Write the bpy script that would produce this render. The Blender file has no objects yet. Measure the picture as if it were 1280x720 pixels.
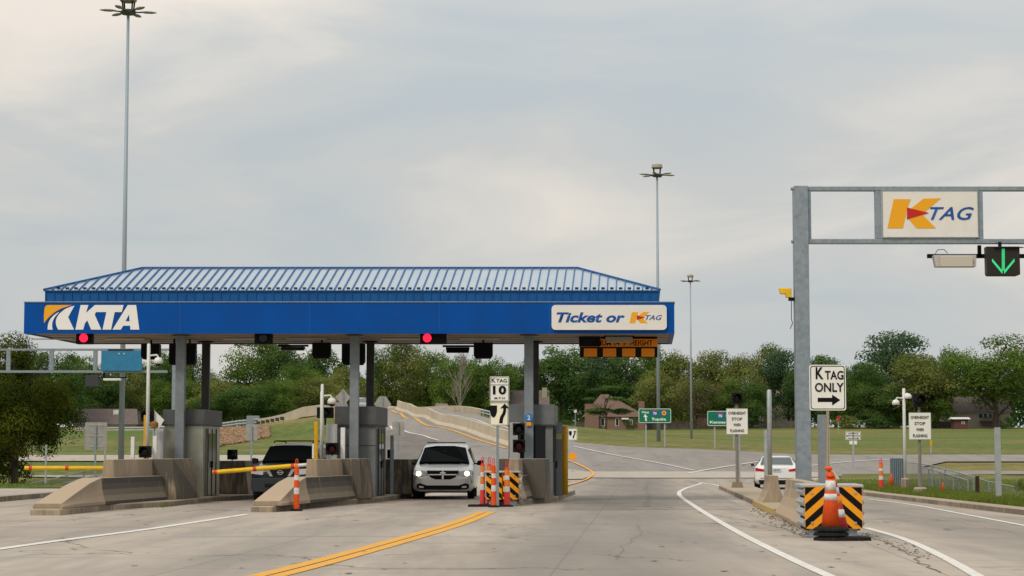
import bpy, bmesh, math, random
import numpy as np
from mathutils import Vector, Matrix
R = math.radians
SC = bpy.context.scene
COL = SC.collection
# ------------------------------------------------------------------ camera
F = 2500.0; CAMZ = 1.4; TH = math.atan(208 / F)
cd = bpy.data.cameras.new('camera'); cam = bpy.data.objects.new('camera', cd); COL.objects.link(cam)
cd.sensor_width = 36; cd.lens = F / 1280 * 36; cd.clip_start = .1; cd.clip_end = 6000
cam.location = (0, 0, CAMZ); cam.rotation_euler = (math.pi / 2 + TH, 0, 0); SC.camera = cam
# ------------------------------------------------------------------ world
SUN_EL, SUN_AZ = 46, 215      # azimuth clockwise from +Y (behind the camera, to the left)
wd = bpy.data.worlds.new('World'); SC.world = wd; wd.use_nodes = True
nt = wd.node_tree; nt.nodes.clear()
def N(t, typ, **k):
    n = t.nodes.new(typ)
    for a, v in k.items():
        if a.startswith('i_'):
            key = a[2:]
            n.inputs[int(key) if key.isdigit() else key.replace('_', ' ')].default_value = v
        else: setattr(n, a, v)
    return n
sky = N(nt, 'ShaderNodeTexSky', sky_type='NISHITA', sun_disc=False, sun_elevation=R(SUN_EL), sun_rotation=R(SUN_AZ), air_density=1.2, dust_density=3.0)
tc = N(nt, 'ShaderNodeTexCoord')
mp = N(nt, 'ShaderNodeMapping'); mp.inputs['Scale'].default_value = (1, 1, 3.4); mp.inputs['Rotation'].default_value = (0, R(7), 0)
mp.inputs['Location'].default_value = (.30, 0, .42)
nt.links.new(tc.outputs['Generated'], mp.inputs['Vector'])
n1 = N(nt, 'ShaderNodeTexNoise', i_Scale=5.5, i_Detail=6.0, i_Roughness=.52, i_Distortion=.5)
nt.links.new(mp.outputs[0], n1.inputs['Vector'])
cr = N(nt, 'ShaderNodeValToRGB')
cr.color_ramp.elements[0].position = .34; cr.color_ramp.elements[0].color = (4.9, 5.35, 5.6, 1)
cr.color_ramp.elements[1].position = .80; cr.color_ramp.elements[1].color = (8.0, 7.3, 6.5, 1)
e = cr.color_ramp.elements.new(.53); e.color = (5.65, 5.75, 5.65, 1)
# direction terms: warm bright upper left, brighter overhead
sep = N(nt, 'ShaderNodeSeparateXYZ'); nt.links.new(tc.outputs['Generated'], sep.inputs[0])
def blob(px, py, r0, r1, amt):
    """a warmer or cooler bank of cloud around one direction of the sky"""
    d = Vector(((px - 640) / F, 1, (568 - py) / F)).normalized()
    a = N(nt, 'ShaderNodeVectorMath', operation='SUBTRACT'); nt.links.new(tc.outputs['Generated'], a.inputs[0]); a.inputs[1].default_value = d
    m_ = N(nt, 'ShaderNodeVectorMath', operation='MULTIPLY'); nt.links.new(a.outputs[0], m_.inputs[0]); m_.inputs[1].default_value = (1, 1, 1.9)
    l = N(nt, 'ShaderNodeVectorMath', operation='LENGTH'); nt.links.new(m_.outputs[0], l.inputs[0])
    q = N(nt, 'ShaderNodeMapRange', interpolation_type='SMOOTHSTEP'); q.inputs[1].default_value = r0; q.inputs[2].default_value = r1; q.inputs[3].default_value = amt; q.inputs[4].default_value = 0
    nt.links.new(l.outputs['Value'], q.inputs[0]); return q.outputs[0]
acc = n1.outputs[0]
for bl in ((60, -20, .03, .20, .34), (330, -60, .02, .14, .16), (1230, 180, .02, .15, .17), (230, 250, .0, .10, .08), (1000, 340, .0, .2, .07), (420, 140, .02, .20, -.12), (860, 60, .02, .2, -.11), (700, 420, 0, .25, .03)):
    ad = N(nt, 'ShaderNodeMath', operation='ADD'); nt.links.new(acc, ad.inputs[0]); nt.links.new(blob(*bl), ad.inputs[1]); acc = ad.outputs[0]
nt.links.new(acc, cr.inputs[0])
# overcast brightening towards the zenith
zr = N(nt, 'ShaderNodeMapRange'); zr.inputs[1].default_value = .15; zr.inputs[2].default_value = 1.0; zr.inputs[3].default_value = 1.0; zr.inputs[4].default_value = 2.0
nt.links.new(sep.outputs[2], zr.inputs[0])
vm = N(nt, 'ShaderNodeVectorMath', operation='SCALE'); nt.links.new(cr.outputs[0], vm.inputs[0]); nt.links.new(zr.outputs[0], vm.inputs['Scale'])
mx = N(nt, 'ShaderNodeMixRGB'); mx.inputs[0].default_value = .93
nt.links.new(sky.outputs[0], mx.inputs[1]); nt.links.new(vm.outputs[0], mx.inputs[2])
bg = N(nt, 'ShaderNodeBackground'); bg.inputs[1].default_value = .1
nt.links.new(mx.outputs[0], bg.inputs[0])
wo = N(nt, 'ShaderNodeOutputWorld'); nt.links.new(bg.outputs[0], wo.inputs[0])
# ------------------------------------------------------------------ sun
sl = bpy.data.lights.new('sun', 'SUN'); so = bpy.data.objects.new('sun', sl); COL.objects.link(so)
sl.energy = 1.7; sl.angle = R(14); sl.color = (1, .91, .79)
az, el = R(SUN_AZ), R(SUN_EL)
sd = Vector((math.sin(az) * math.cos(el), math.cos(az) * math.cos(el), math.sin(el)))
so.rotation_euler = sd.to_track_quat('Z', 'Y').to_euler(); so.location = (-20, -20, 40)
SC.view_settings.view_transform = 'Standard'; SC.view_settings.look = 'None'
SC.view_settings.exposure = 0.08; SC.view_settings.gamma = 1

# ------------------------------------------------------------------ pixel geometry
def W(px, py, Y):
    u = (px - 640) / F; v = (360 - py) / F
    d = (u, math.cos(TH) - v * math.sin(TH), math.sin(TH) + v * math.cos(TH))
    t = Y / d[1]
    return Vector((d[0] * t, Y, CAMZ + d[2] * t))
def G0(px, py, z=0.0):
    u = (px - 640) / F; v = (360 - py) / F
    d = (u, math.cos(TH) - v * math.sin(TH), math.sin(TH) + v * math.cos(TH))
    t = (z - CAMZ) / d[2]
    return Vector((d[0] * t, d[1] * t, z))
U = .0664   # the plaza's own axis in plan: dx per dy
YAW = -math.atan(U)

# ------------------------------------------------------------------ terrain function
SLOPE = .052
def Yp(py): return (1.4 + SLOPE * 100) / (SLOPE - (568 - py) / F)     # distance of a photo row on the rising apron beyond the plaza
CP = [(x, y, None) for x, y in ((1040,597),(1120,580),(1280,590),(1280,577),(1280,569),(1120,569),(1000,569),(880,562),(780,558.5),(722,553.5),(850,598),(900,590),(960,586),(800,577),(760,568),
 (880,590),(715,558),(640,534),(600,523),(560,514),(632,560),(560,536),(520,522.5),(489,513),(545,550),(500,537),(680,580),(600,575),(470,512),(480,525),(700,590),(400,590),(400,575),(300,575),(200,575),(100,575),(0,575),(200,590),(100,590),(0,590),(200,569.5),(90,569.5),(0,569.5),(300,569.5),(420,566))]
CP = [(a, c, Yp(c)) for a, c, _ in CP] + [
 (720,543,300),(850,544,300),(1000,545,300),(1150,545,300),(1280,545,300),(780,552,180),(900,554,180),(1050,556,180),(1280,556,180),
 (740,537,395),(900,536,400),(1050,535,400),(1280,535,400),
 (640,534,330),(560,522,330),(500,511,236),(560,512,240),(600,516,236),(640,528,236),(690,538,220),
 (460,514,236),(430,522,240),(400,520,245),(360,534,252),(320,541,255),(280,546,255),(280,552,200),(340,550,200),(400,544,205),(430,538,205),(100,548,200),(0,548,200),(200,549,200),(380,552,180),(300,556,180),(20,610,100),(-40,612,100),(60,607,98),(380,531,248),(350,538,252),(320,544,255),(380,534,270),(340,539,290),(300,540,290),(420,526,262),(440,526,285),(400,533,300),(350,536,330),(440,531,330),(300,538,330),(340,560,160),(430,548,165),
 (280,562,150),(470,545,150),
 (180,538,260),(90,538,260),(0,538,260),(100,534,400),(200,534,400),(0,534,400),(300,534,400),(430,530,400),(130,556,170),(0,556,170),(220,556,170)]
CP += [(px, 568 - (SLOPE * (Y - 100) - 1.4) * F / Y, Y) for Y, r_ in ((150, (530, 580, 630, 680)), (168, (510, 550, 590, 630)), (186, (495, 535, 575, 615)), (206, (485, 520, 560, 595))) for px in r_]
P3 = [tuple(W(*c)) for c in CP]
for x in range(-60, 61, 15):
    for y in (0, 20, 40, 60, 76, 88, 96): P3.append((x, y, 0.0))
for x in (-400, -200, -110, 110, 200, 400):
    for y, z in ((0, 0), (90, 0), (126, 1.35), (300, 4.3), (400, 6.6)): P3.append((x, y, z))
for x in (-500, -250, 0, 250, 500):
    for y, z in ((600, 8.6), (900, 10)): P3.append((x, y, z))
P3 = np.array(P3, float)
def _k(r2): return np.where(r2 > 1e-9, .5 * r2 * np.log(np.maximum(r2, 1e-9)), 0)
SCL = 100.0
_p = P3[:, :2] / SCL
_K = _k(((_p[:, None] - _p[None]) ** 2).sum(-1)) + np.eye(len(_p)) * 2e-4
_A = np.zeros((len(_p) + 3,) * 2); _A[:-3, :-3] = _K; _A[:-3, -3] = 1; _A[:-3, -2:] = _p; _A[-3:, :-3] = _A[:-3, -3:].T
_w = np.linalg.solve(_A, np.concatenate([P3[:, 2], [0, 0, 0]]))
def Hn(x, y):
    x = np.asarray(x, float); y = np.asarray(y, float)
    q = np.stack([x.ravel(), y.ravel()], -1) / SCL
    q[:, 0] = np.clip(q[:, 0], -5, 5); q[:, 1] = np.clip(q[:, 1], -.5, 9)
    h = _k(((q[:, None] - _p[None]) ** 2).sum(-1)) @ _w[:-3] + _w[-3] + q @ _w[-2:]
    yy = y.ravel(); s = np.clip((yy - 84) / 20, 0, 1); s = s * s * (3 - 2 * s)
    return (h * s).reshape(x.shape)
def H(x, y): return float(Hn(np.array([x]), np.array([y]))[0])
def G(px, py, lo=20, hi=460):
    """where the line of sight through a photo point meets the terrain"""
    u = (px - 640) / F; v = (360 - py) / F
    d = (u, math.cos(TH) - v * math.sin(TH), math.sin(TH) + v * math.cos(TH))
    ys = np.arange(lo, hi, .5); t = ys / d[1]
    df = CAMZ + d[2] * t - Hn(d[0] * t, ys)
    i = np.argmax(df < 0)
    if df[i] >= 0: i = int(np.argmin(df))
    a = ys[max(i - 1, 0)]; b = ys[i]
    if df[i] < 0 and i > 0:
        fa, fb = df[i - 1], df[i]; yv = a + (b - a) * fa / (fa - fb)
    else: yv = b
    t = yv / d[1]
    return Vector((d[0] * t, yv, H(d[0] * t, yv)))
def onH(px, Y):
    x = (px - 640) / F * Y
    return Vector((x, Y, H(x, Y)))

# ------------------------------------------------------------------ materials
MATS = {}
def lk(t, a, b): t.links.new(a, b)
def mat(name, col, rough=.6, metal=0.0, noise=None, bump=None, spec=.22, coat=0, vary=None):
    """noise=(scale, dark colour, amount[, detail]); bump=(scale, strength); stains made of object-space noise"""
    if name in MATS: return MATS[name]
    m = bpy.data.materials.new(name); m.use_nodes = True; t = m.node_tree
    b = t.nodes['Principled BSDF']; b.inputs['Base Color'].default_value = (*col, 1)
    b.inputs['Roughness'].default_value = rough; b.inputs['Metallic'].default_value = metal
    b.inputs['Specular IOR Level'].default_value = spec; b.inputs['Coat Weight'].default_value = coat
    co = N(t, 'ShaderNodeTexCoord')
    if noise:
        nn = N(t, 'ShaderNodeTexNoise', i_Scale=noise[0], i_Detail=6.0, i_Roughness=.6)
        lk(t, co.outputs['Object'], nn.inputs['Vector'])
        rp = N(t, 'ShaderNodeMapRange'); rp.inputs[1].default_value = .38; rp.inputs[2].default_value = .68; rp.inputs[4].default_value = noise[2]
        lk(t, nn.outputs[0], rp.inputs[0])
        mm = N(t, 'ShaderNodeMixRGB'); mm.inputs[1].default_value = (*col, 1); mm.inputs[2].default_value = (*noise[1], 1)
        lk(t, rp.outputs[0], mm.inputs[0]); lk(t, mm.outputs[0], b.inputs['Base Color'])
    if bump:
        bn = N(t, 'ShaderNodeTexNoise', i_Scale=bump[0], i_Detail=4.0); lk(t, co.outputs['Object'], bn.inputs['Vector'])
        bb = N(t, 'ShaderNodeBump'); bb.inputs['Strength'].default_value = bump[1]; bb.inputs['Distance'].default_value = .02
        lk(t, bn.outputs[0], bb.inputs['Height']); lk(t, bb.outputs[0], b.inputs['Normal'])
    MATS[name] = m; return m
def emit(name, col, st):
    m = mat(name, col, .4); b = m.node_tree.nodes['Principled BSDF']
    b.inputs['Emission Color'].default_value = (*col, 1); b.inputs['Emission Strength'].default_value = st
    return m
steel = mat('galvanised steel', (.30, .34, .37), .45, .5, (9, (.20, .235, .26), .8))
steel_light = mat('pale galvanised steel', (.42, .44, .44), .45, .4, (9, (.30, .32, .33), .7))
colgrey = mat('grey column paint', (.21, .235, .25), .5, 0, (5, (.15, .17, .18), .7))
coldark = mat('shaded column and dark trim', (.06, .06, .06), .5, 0, (5, (.035, .035, .035), .6))  # shade of the back columns put into the colour; also dark booth trim
blue = mat('blue fascia paint', (.001, .070, .32), .45, 0, (1.1, (.004, .058, .25), .9), (3, .15), .10)
blue_rib = mat('blue ribbed metal', (.003, .085, .27), .4, 0, (3, (.002, .06, .21), .7), None, .25)
roofpan = mat('pale roof panel', (.42, .50, .56), .22, .55, (1.2, (.50, .53, .55), .9))  # panels paler than the blue ribs and skirt
soff = mat('beige soffit', (.34, .29, .24), .7, 0, (1.5, (.24, .2, .165), .9))
white = mat('white sign face', (.74, .70, .64), .5, 0, (2, (.66, .62, .56), .6))
whiteref = mat('white reflective sheeting', (.78, .76, .69), .45, 0, (3, (.70, .67, .60), .5))
whitepaint = mat('white painted metal', (.70, .69, .66), .5, 0, (6, (.55, .54, .5), .6))
blacks = mat('black lettering', (.008, .008, .009), .6, 0, None, None, .08)
black = mat('black housing', (.008, .008, .008), .6, 0, (6, (.014, .013, .012), .7), None, .12)
rubber = mat('black rubber', (.014, .014, .014), .85, 0, (12, (.028, .027, .025), .7), None, .08)
orangeL = mat('golden orange', (.80, .36, .012), .5)
redL = mat('sign red', (.50, .02, .015), .5)
blueL = mat('lettering blue', (.012, .075, .30), .5)
coneO = mat('orange plastic', (.72, .085, .012), .5, 0, (14, (.5, .05, .01), .6))
coneO2 = mat('faded orange plastic', (.74, .20, .02), .55, 0, (14, (.6, .13, .02), .6))
conePink = mat('faded red plastic', (.68, .055, .05), .55, 0, (14, (.5, .03, .03), .6))
coneW = mat('reflective collar', (.66, .65, .62), .5, 0, (14, (.42, .40, .37), .8))
hazO = mat('hazard orange', (.85, .33, .01), .45, 0, (8, (.7, .26, .01), .5))
yel = mat('yellow paint', (.66, .36, .012), .5, 0, (9, (.5, .25, .012), .7))
armY = mat('gate arm yellow', (.78, .47, .015), .5, 0, (5, (.62, .36, .02), .7))
boothgrey = mat('grey booth cladding', (.17, .178, .18), .5, 0, (2, (.125, .13, .13), .7))
boothroof = mat('dark grey booth roof band', (.10, .10, .10), .5, 0, (4, (.07, .07, .07), .7))
stainless = mat('brushed stainless cladding', (.40, .40, .33), .36, .75, (1.6, (.28, .28, .22), .9))
glass = mat('dark window glass', (.008, .009, .010), .08, 0, None, None, .3)
greenS = mat('green highway sign', (.005, .17, .095), .45, 0, (2, (.004, .14, .08), .6))
bluePanel = mat('faded blue sign back', (.035, .20, .36), .5, 0, (3, (.03, .16, .29), .8))
alum = mat('bare aluminium sign back', (.36, .34, .30), .55, .3, (5, (.25, .235, .21), .8))
brown = mat('rusted brown steel', (.055, .02, .012), .7, .1, (8, (.03, .012, .01), .7))
cabinet = mat('grey equipment cabinet', (.42, .42, .41), .5, .1, (4, (.34, .34, .33), .7))
bark = mat('bark', (.085, .065, .05), .9, 0, (6, (.045, .035, .028), .9), (20, .4))
palebark = mat('pale bark', (.27, .235, .19), .9, 0, (6, (.2, .18, .15), .8))
shingle = mat('brown roof shingles', (.15, .115, .105), .9, 0, (1.5, (.11, .085, .08), .9))
shingle2 = mat('rust brown roof shingles', (.155, .10, .075), .9, 0, (1.2, (.12, .08, .06), .9))
siding = mat('beige siding', (.50, .44, .36), .8, 0, (1, (.42, .37, .30), .8))
woodf = mat('weathered fence wood', (.115, .095, .08), .9, 0, (1.3, (.07, .06, .05), .9))
plain_white = mat('white trim', (.7, .68, .64), .6)
rock = mat('tan riprap rock', (.34, .22, .13), .9, 0, (1.2, (.14, .09, .06), .95))
deckconc = mat('bridge concrete', (.50, .425, .32), .85, 0, (.5, (.40, .335, .25), .9))

def brick(name, c1, c2):
    m = bpy.data.materials.new(name); m.use_nodes = True; t = m.node_tree; b = t.nodes['Principled BSDF']; b.inputs['Roughness'].default_value = .9
    br = N(t, 'ShaderNodeTexBrick', i_Scale=3.0); br.inputs['Color1'].default_value = (*c1, 1); br.inputs['Color2'].default_value = (*c2, 1); br.inputs['Mortar'].default_value = (.17, .14, .12, 1)
    co = N(t, 'ShaderNodeTexCoord'); mp = N(t, 'ShaderNodeMapping'); mp.inputs['Rotation'].default_value = (R(90), 0, 0)
    lk(t, co.outputs['Object'], mp.inputs[0]); lk(t, mp.outputs[0], br.inputs['Vector']); lk(t, br.outputs[0], b.inputs['Base Color']); return m
brickm = brick('red brown brick', (.18, .095, .062), (.23, .125, .085))

def concrete_barrier(name, base, stain, amt, t0=.14, t1=.26):
    """cast concrete with dark vertical run-off streaks and speckle"""
    m = bpy.data.materials.new(name); m.use_nodes = True; t = m.node_tree; b = t.nodes['Principled BSDF']; b.inputs['Roughness'].default_value = .88
    co = N(t, 'ShaderNodeTexCoord')
    mp = N(t, 'ShaderNodeMapping'); mp.inputs['Scale'].default_value = (5, 5, .7); lk(t, co.outputs['Object'], mp.inputs[0])
    n = N(t, 'ShaderNodeTexNoise', i_Scale=1.6, i_Detail=7.0, i_Roughness=.65); lk(t, mp.outputs[0], n.inputs['Vector'])
    big = N(t, 'ShaderNodeTexNoise', i_Scale=.55, i_Detail=2.0); lk(t, co.outputs['Object'], big.inputs['Vector'])
    mul = N(t, 'ShaderNodeMath', operation='MULTIPLY'); lk(t, n.outputs[0], mul.inputs[0]); lk(t, big.outputs[0], mul.inputs[1])
    r = N(t, 'ShaderNodeMapRange'); r.inputs[1].default_value = t0; r.inputs[2].default_value = t1; r.inputs[4].default_value = amt; lk(t, mul.outputs[0], r.inputs[0])
    geo = N(t, 'ShaderNodeNewGeometry'); sp = N(t, 'ShaderNodeSeparateXYZ'); lk(t, geo.outputs['Normal'], sp.inputs[0])
    up = N(t, 'ShaderNodeMapRange'); up.inputs[1].default_value = .1; up.inputs[2].default_value = .5; up.inputs[3].default_value = 1; up.inputs[4].default_value = .15; lk(t, sp.outputs[2], up.inputs[0])
    m2 = N(t, 'ShaderNodeMath', operation='MULTIPLY'); lk(t, r.outputs[0], m2.inputs[0]); lk(t, up.outputs[0], m2.inputs[1])
    fine = N(t, 'ShaderNodeTexNoise', i_Scale=22.0, i_Detail=4.0); lk(t, co.outputs['Object'], fine.inputs['Vector'])
    mf = N(t, 'ShaderNodeMixRGB'); mf.inputs[1].default_value = (*[c * .86 for c in base], 1); mf.inputs[2].default_value = (*[c * 1.12 for c in base], 1); lk(t, fine.outputs[0], mf.inputs[0])
    mm = N(t, 'ShaderNodeMixRGB'); lk(t, mf.outputs[0], mm.inputs[1]); mm.inputs[2].default_value = (*stain, 1); lk(t, m2.outputs[0], mm.inputs[0])
    lk(t, mm.outputs[0], b.inputs['Base Color'])
    bp = N(t, 'ShaderNodeBump'); bp.inputs['Strength'].default_value = .35; bp.inputs['Distance'].default_value = .02; lk(t, n.outputs[0], bp.inputs['Height']); lk(t, bp.outputs[0], b.inputs['Normal'])
    return m
conc = concrete_barrier('stained barrier concrete', (.36, .275, .18), (.075, .065, .052), .95)
concs = concrete_barrier('heavily stained barrier concrete', (.33, .26, .175), (.045, .040, .033), .97, .085, .185)
concc = concrete_barrier('clean barrier concrete', (.40, .30, .20), (.17, .14, .10), .55)
kerbm = concrete_barrier('kerb concrete', (.37, .29, .20), (.13, .11, .085), .8)
kerby = mat('worn yellow kerb paint', (.46, .33, .09), .8, 0, (5, (.36, .28, .17), .95))

def pavement(name, base, dark, warm, joints, streak):
    m = bpy.data.materials.new(name); m.use_nodes = True; t = m.node_tree; b = t.nodes['Principled BSDF']; b.inputs['Roughness'].default_value = .8
    b.inputs['Specular IOR Level'].default_value = .3
    co = N(t, 'ShaderNodeTexCoord')
    def mapped(sx, sy, rz=0, loc=(0, 0, 0)):
        q = N(t, 'ShaderNodeMapping'); q.inputs['Scale'].default_value = (sx, sy, 1); q.inputs['Rotation'].default_value = (0, 0, rz); q.inputs['Location'].default_value = loc
        lk(t, co.outputs['Object'], q.inputs[0]); return q.outputs[0]
    def noise(vec, sc, det=5.0, ro=.6, dist=0.0):
        q = N(t, 'ShaderNodeTexNoise', i_Scale=sc, i_Detail=det, i_Roughness=ro, i_Distortion=dist); lk(t, vec, q.inputs['Vector']); return q.outputs[0]
    def rng(v, a, c, lo, hi):
        q = N(t, 'ShaderNodeMapRange'); q.inputs[1].default_value = a; q.inputs[2].default_value = c; q.inputs[3].default_value = lo; q.inputs[4].default_value = hi; lk(t, v, q.inputs[0]); return q.outputs[0]
    def mix(f, a, c):
        q = N(t, 'ShaderNodeMixRGB')
        lk(t, f, q.inputs[0])
        if isinstance(a, tuple): q.inputs[1].default_value = (*a, 1)
        else: lk(t, a, q.inputs[1])
        if isinstance(c, tuple): q.inputs[2].default_value = (*c, 1)
        else: lk(t, c, q.inputs[2])
        return q.outputs[0]
    c = mix(rng(noise(mapped(.12, .06), 1.0), .38, .62, 0, 1), base, warm)
    c = mix(rng(noise(mapped(1, .12, .066), 1.1, 6.0, .6), .42, .62, 0, streak), c, dark)       # tyre darkening along the lanes
    c = mix(rng(noise(mapped(.10, .9, -.03), .7, 6.0, .65), .55, .68, 0, .55), c, dark)      # rubbed bands across
    c = mix(rng(noise(mapped(1, 1), .55, 7.0, .7, 1.2), .60, .66, 0, .35), c, dark)              # spills
    c = mix(rng(noise(mapped(1, 1), 30, 3.0), .3, .7, 0, .35), c, tuple(v * .72 for v in base))
    if joints:
        sx = N(t, 'ShaderNodeSeparateXYZ'); lk(t, co.outputs['Object'], sx.inputs[0])
        La = N(t, 'ShaderNodeMath', operation='MULTIPLY_ADD'); La.inputs[1].default_value = -U; lk(t, sx.outputs[1], La.inputs[0]); lk(t, sx.outputs[0], La.inputs[2])
        for cen, half, amt_ in ((-.6, 1.9, .85), (6.3, 1.5, .6), (-5.6, 1.3, .4), (-10.9, 1.3, .35)):
            a_ = N(t, 'ShaderNodeMath', operation='SUBTRACT'); a_.inputs[1].default_value = cen; lk(t, La.outputs[0], a_.inputs[0])
            ab = N(t, 'ShaderNodeMath', operation='ABSOLUTE'); lk(t, a_.outputs[0], ab.inputs[0])
            sm = N(t, 'ShaderNodeMapRange', interpolation_type='SMOOTHSTEP'); sm.inputs[1].default_value = half * .35; sm.inputs[2].default_value = half * 1.35; sm.inputs[3].default_value = amt_; sm.inputs[4].default_value = 0; lk(t, ab.outputs[0], sm.inputs[0])
            wm = N(t, 'ShaderNodeMath', operation='MULTIPLY'); lk(t, sm.outputs[0], wm.inputs[0]); lk(t, rng(noise(mapped(.5, .12), .8, 4.0), .3, .7, .55, 1.1), wm.inputs[1])
            c = mix(wm.outputs[0], c, tuple(v * .92 for v in dark))
    # cracks: thin cells
    v = N(t, 'ShaderNodeTexVoronoi', feature='DISTANCE_TO_EDGE', i_Scale=.16)
    dn = N(t, 'ShaderNodeTexNoise', i_Scale=.6, i_Detail=6.0); lk(t, co.outputs['Object'], dn.inputs['Vector'])
    vmx = N(t, 'ShaderNodeMixRGB'); vmx.inputs[0].default_value = .35; vmx.blend_type = 'ADD'; lk(t, co.outputs['Object'], vmx.inputs[1]); 
    sc_ = N(t, 'ShaderNodeVectorMath', operation='SCALE'); sc_.inputs['Scale'].default_value = 8; lk(t, dn.outputs['Color'], sc_.inputs[0]); lk(t, sc_.outputs[0], vmx.inputs[2])
    lk(t, vmx.outputs[0], v.inputs['Vector'])
    gate = rng(noise(mapped(1, 1, 0, (31, 7, 0)), .12, 2.0), .5, .56, 0, 1)
    ck = rng(v.outputs['Distance'], .002, .009, 1, 0)
    gm = N(t, 'ShaderNodeMath', operation='MULTIPLY'); lk(t, gate, gm.inputs[0]); lk(t, ck, gm.inputs[1])
    gm2 = N(t, 'ShaderNodeMath', operation='MULTIPLY'); gm2.inputs[1].default_value = .8; lk(t, gm.outputs[0], gm2.inputs[0])
    c = mix(gm2.outputs[0], c, tuple(v * .22 for v in base))
    if joints:
        br = N(t, 'ShaderNodeTexBrick', i_Scale=1.0, offset=0.0); br.inputs['Mortar Size'].default_value = .02; br.inputs['Brick Width'].default_value = 4.6; br.inputs['Row Height'].default_value = 5.2; br.inputs['Mortar Smooth'].default_value = .3
        lk(t, mapped(1, 1, .066, (1.1, 2.3, 0)), br.inputs['Vector'])
        jm = N(t, 'ShaderNodeMath', operation='MULTIPLY'); jm.inputs[1].default_value = .5; lk(t, br.outputs['Fac'], jm.inputs[0])
        c = mix(jm.outputs[0], c, tuple(v * .35 for v in base))
    lk(t, c, b.inputs['Base Color'])
    bp = N(t, 'ShaderNodeBump'); bp.inputs['Strength'].default_value = .25; bp.inputs['Distance'].default_value = .01; lk(t, noise(mapped(1, 1), 45, 3.0), bp.inputs['Height']); lk(t, bp.outputs[0], b.inputs['Normal'])
    return m
pav = pavement('plaza concrete', (.43, .37, .305), (.20, .178, .155), (.40, .325, .255), True, .55)
ramp_m = pavement('ramp asphalt', (.27, .245, .22), (.17, .155, .14), (.25, .215, .185), False, .5)
shoulder_m = pavement('dark shoulder asphalt', (.16, .14, .12), (.09, .08, .07), (.19, .165, .14), False, .5)
strip_m = pavement('pale concrete slab', (.42, .36, .30), (.32, .28, .23), (.40, .34, .27), False, .3)
worn_m = pavement('worn dark lane concrete', (.36, .31, .255), (.17, .15, .13), (.36, .30, .235), True, .6)
def paint(name, col, wear):
    m = bpy.data.materials.new(name); m.use_nodes = True; t = m.node_tree; b = t.nodes['Principled BSDF']; b.inputs['Roughness'].default_value = .7
    co = N(t, 'ShaderNodeTexCoord'); n = N(t, 'ShaderNodeTexNoise', i_Scale=5.0, i_Detail=8.0, i_Roughness=.75); lk(t, co.outputs['Object'], n.inputs['Vector'])
    r = N(t, 'ShaderNodeMapRange'); r.inputs[1].default_value = .46; r.inputs[2].default_value = .62; r.inputs[4].default_value = .8; lk(t, n.outputs[0], r.inputs[0])
    mm = N(t, 'ShaderNodeMixRGB'); mm.inputs[1].default_value = (*col, 1); mm.inputs[2].default_value = (*wear, 1); lk(t, r.outputs[0], mm.inputs[0]); lk(t, mm.outputs[0], b.inputs['Base Color']); return m
lineW = paint('white road paint', (.66, .63, .58), (.50, .45, .38))
lineY = paint('yellow road paint', (.70, .33, .015), (.52, .27, .05))

def grassmat():
    m = bpy.data.materials.new('mown grass'); m.use_nodes = True; t = m.node_tree; b = t.nodes['Principled BSDF']; b.inputs['Roughness'].default_value = .9; b.inputs['Specular IOR Level'].default_value = .2
    co = N(t, 'ShaderNodeTexCoord')
    def nz(sx, sy, sc, det=5.0):
        q = N(t, 'ShaderNodeMapping'); q.inputs['Scale'].default_value = (sx, sy, 1); lk(t, co.outputs['Object'], q.inputs[0])
        n = N(t, 'ShaderNodeTexNoise', i_Scale=sc, i_Detail=det, i_Roughness=.65); lk(t, q.outputs[0], n.inputs['Vector']); return n.outputs[0]
    r1 = N(t, 'ShaderNodeValToRGB'); lk(t, nz(.22, 1, .07), r1.inputs[0])
    e = r1.color_ramp.elements; e[0].position = .36; e[0].color = (.090, .145, .022, 1); e[1].position = .60; e[1].color = (.225, .180, .058, 1)
    x = e.new(.50); x.color = (.128, .150, .03, 1)
    r2 = N(t, 'ShaderNodeMapRange'); r2.inputs[1].default_value = .35; r2.inputs[2].default_value = .7; r2.inputs[3].default_value = .6; r2.inputs[4].default_value = 1.25; lk(t, nz(1, 1, 1.3, 8.0), r2.inputs[0])
    v = N(t, 'ShaderNodeVectorMath', operation='SCALE'); lk(t, r1.outputs[0], v.inputs[0]); lk(t, r2.outputs[0], v.inputs['Scale']); lk(t, v.outputs[0], b.inputs['Base Color'])
    bp = N(t, 'ShaderNodeBump'); bp.inputs['Strength'].default_value = .8; bp.inputs['Distance'].default_value = .15; lk(t, nz(1, 1, 4, 6.0), bp.inputs['Height']); lk(t, bp.outputs[0], b.inputs['Normal'])
    return m
grass = grassmat()
def leafmat(name, c1, c2):
    m = bpy.data.materials.new(name); m.use_nodes = True; t = m.node_tree; t.nodes.clear()
    o = N(t, 'ShaderNodeOutputMaterial'); b = N(t, 'ShaderNodeBsdfDiffuse'); tr = N(t, 'ShaderNodeBsdfTranslucent'); ms = N(t, 'ShaderNodeMixShader'); ms.inputs[0].default_value = .38
    at = N(t, 'ShaderNodeAttribute', attribute_name='leaf'); mm = N(t, 'ShaderNodeMixRGB'); mm.inputs[1].default_value = (*c1, 1); mm.inputs[2].default_value = (*c2, 1)
    lk(t, at.outputs['Fac'], mm.inputs[0]); lk(t, mm.outputs[0], b.inputs[0]); lk(t, mm.outputs[0], tr.inputs[0]); lk(t, b.outputs[0], ms.inputs[1]); lk(t, tr.outputs[0], ms.inputs[2]); lk(t, ms.outputs[0], o.inputs[0])
    return m
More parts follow.
